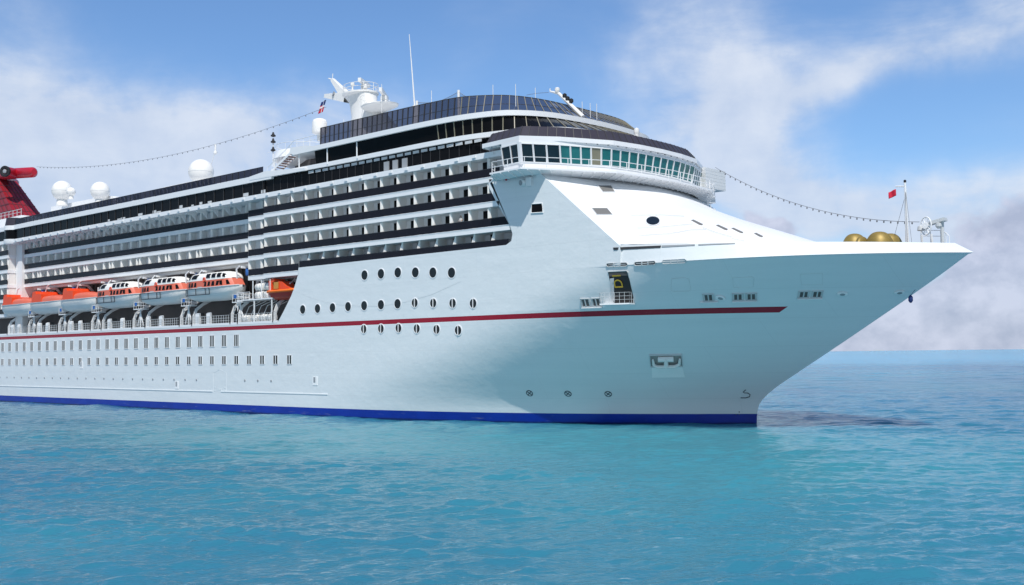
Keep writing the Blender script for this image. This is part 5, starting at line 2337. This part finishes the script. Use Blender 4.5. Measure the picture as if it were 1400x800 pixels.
# ------------------------------------------------------------------ strings of bulbs
def bulbs(p, q, sag, n, label):
    t = thing('light_string', label, 'string lights', p)
    P = [p.lerp(q, k / 40) - Vector((0, 0, sag * 4 * (k / 40) * (1 - k / 40))) for k in range(41)]
    build('cable', MB().tube(P, .028, 5), CABLE, t)
    b0 = None
    for k in range(1, n):
        f = k / n
        w_ = p.lerp(q, f) - Vector((0, 0, sag * 4 * f * (1 - f)))
        if b0 is None:
            b0 = build('bulb', MB().lathe([(.03, .0), (.05, -.04), (.08, -.12), (.07, -.2), (.02, -.24)], w_, 8), CABLE, t, smooth=50)
            off = WORLDLOC[b0.name] - w_
        else:
            copy_at(b0, t, w_ + off)


bulbs(at(50, 228, -1), at(446, 146.5, -.5), 2.9, 58, 'string of bulbs sagging from the red funnel to the radar mast')
bulbs(at(978, 229, 8), at(1257, 303.5, 0), 1.6, 34, 'string of bulbs running from the bridge roof down to the bow mast')
q = at(294.5, 205, -3)
bl_ = MB().tube([q + Vector((0, 0, .9)), q + Vector((0, 0, -.6))], .16, 8)
bl_.lathe([(.05, .2), (.3, 0), (.3, -.3), (.05, -.5)], q + Vector((0, 0, -.3)), 10)
wl2 = at(275, 262, -3)
bl_.tube([q, (wl2.x, -3, 33.6)], .05, 6)
build('aerial_lamp', bl_, CREAM, SHIP)


# ------------------------------------------------------------------ people on the balconies
def person(x, y, z, label, shirt):
    import bmesh
    J = {'pelvis': (0, 0, .95), 'belly': (0, 0, 1.12), 'chest': (0, -.02, 1.32), 'neck': (0, -.02, 1.47), 'head': (0, -.04, 1.6), 'top': (0, -.03, 1.72),
         'hl': (-.1, 0, .9), 'kl': (-.11, -.02, .5), 'al': (-.11, .02, .08), 'fl': (-.11, -.14, .03), 'hr': (.1, 0, .9), 'kr': (.11, -.02, .5), 'ar': (.11, .02, .08), 'fr': (.11, -.14, .03),
         'sl': (-.19, -.01, 1.4), 'el': (-.25, -.06, 1.12), 'wl': (-.2, -.28, 1.06), 'sr': (.19, -.01, 1.4), 'er': (.25, -.06, 1.12), 'wr': (.2, -.28, 1.06)}
    rad = {'pelvis': .15, 'belly': .14, 'chest': .16, 'neck': .055, 'head': .1, 'top': .06, 'hl': .09, 'kl': .06, 'al': .04, 'fl': .035, 'hr': .09, 'kr': .06, 'ar': .04, 'fr': .035,
           'sl': .06, 'el': .042, 'wl': .032, 'sr': .06, 'er': .042, 'wr': .032}
    E_ = [('pelvis', 'belly'), ('belly', 'chest'), ('chest', 'neck'), ('neck', 'head'), ('head', 'top'), ('pelvis', 'hl'), ('hl', 'kl'), ('kl', 'al'), ('al', 'fl'), ('pelvis', 'hr'), ('hr', 'kr'),
          ('kr', 'ar'), ('ar', 'fr'), ('chest', 'sl'), ('sl', 'el'), ('el', 'wl'), ('chest', 'sr'), ('sr', 'er'), ('er', 'wr')]
    ks = list(J)
    me = bpy.data.meshes.new('person')
    me.from_pydata([J[k] for k in ks], [(ks.index(a), ks.index(b)) for a, b in E_], [])
    o = bpy.data.objects.new('person', me)
    COL.objects.link(o)
    o.location = (x, y, z)
    md = o.modifiers.new('skin', 'SKIN')
    o.modifiers.new('sub', 'SUBSURF').levels = 1
    o.modifiers['sub'].render_levels = 1
    for k, v in zip(ks, me.skin_vertices[0].data):
        v.radius = (rad[k], rad[k])
        v.use_root = k == 'pelvis'
    dg = bpy.context.evaluated_depsgraph_get()
    nm = bpy.data.meshes.new_from_object(o.evaluated_get(dg))
    o.modifiers.clear()
    o.data = nm
    nm.materials.clear()
    for m_ in (SKIN, shirt, SHORTS, BLACK):
        nm.materials.append(m_)
    for p_ in nm.polygons:
        c_ = p_.center
        p_.use_smooth = True
        p_.material_index = 1 if .98 < c_.z < 1.44 and abs(c_.x) < .24 and c_.y > -.16 else (2 if .45 < c_.z <= .98 and c_.y > -.2 else (3 if c_.z > 1.64 or c_.z < .06 else 0))
    tag(o, label, 'person')


p = at(630, 297, -15.6)
person(p.x, -15.55, FL[1], 'person in a pale shirt leaning on a smoked glass balcony rail', SHIRT)
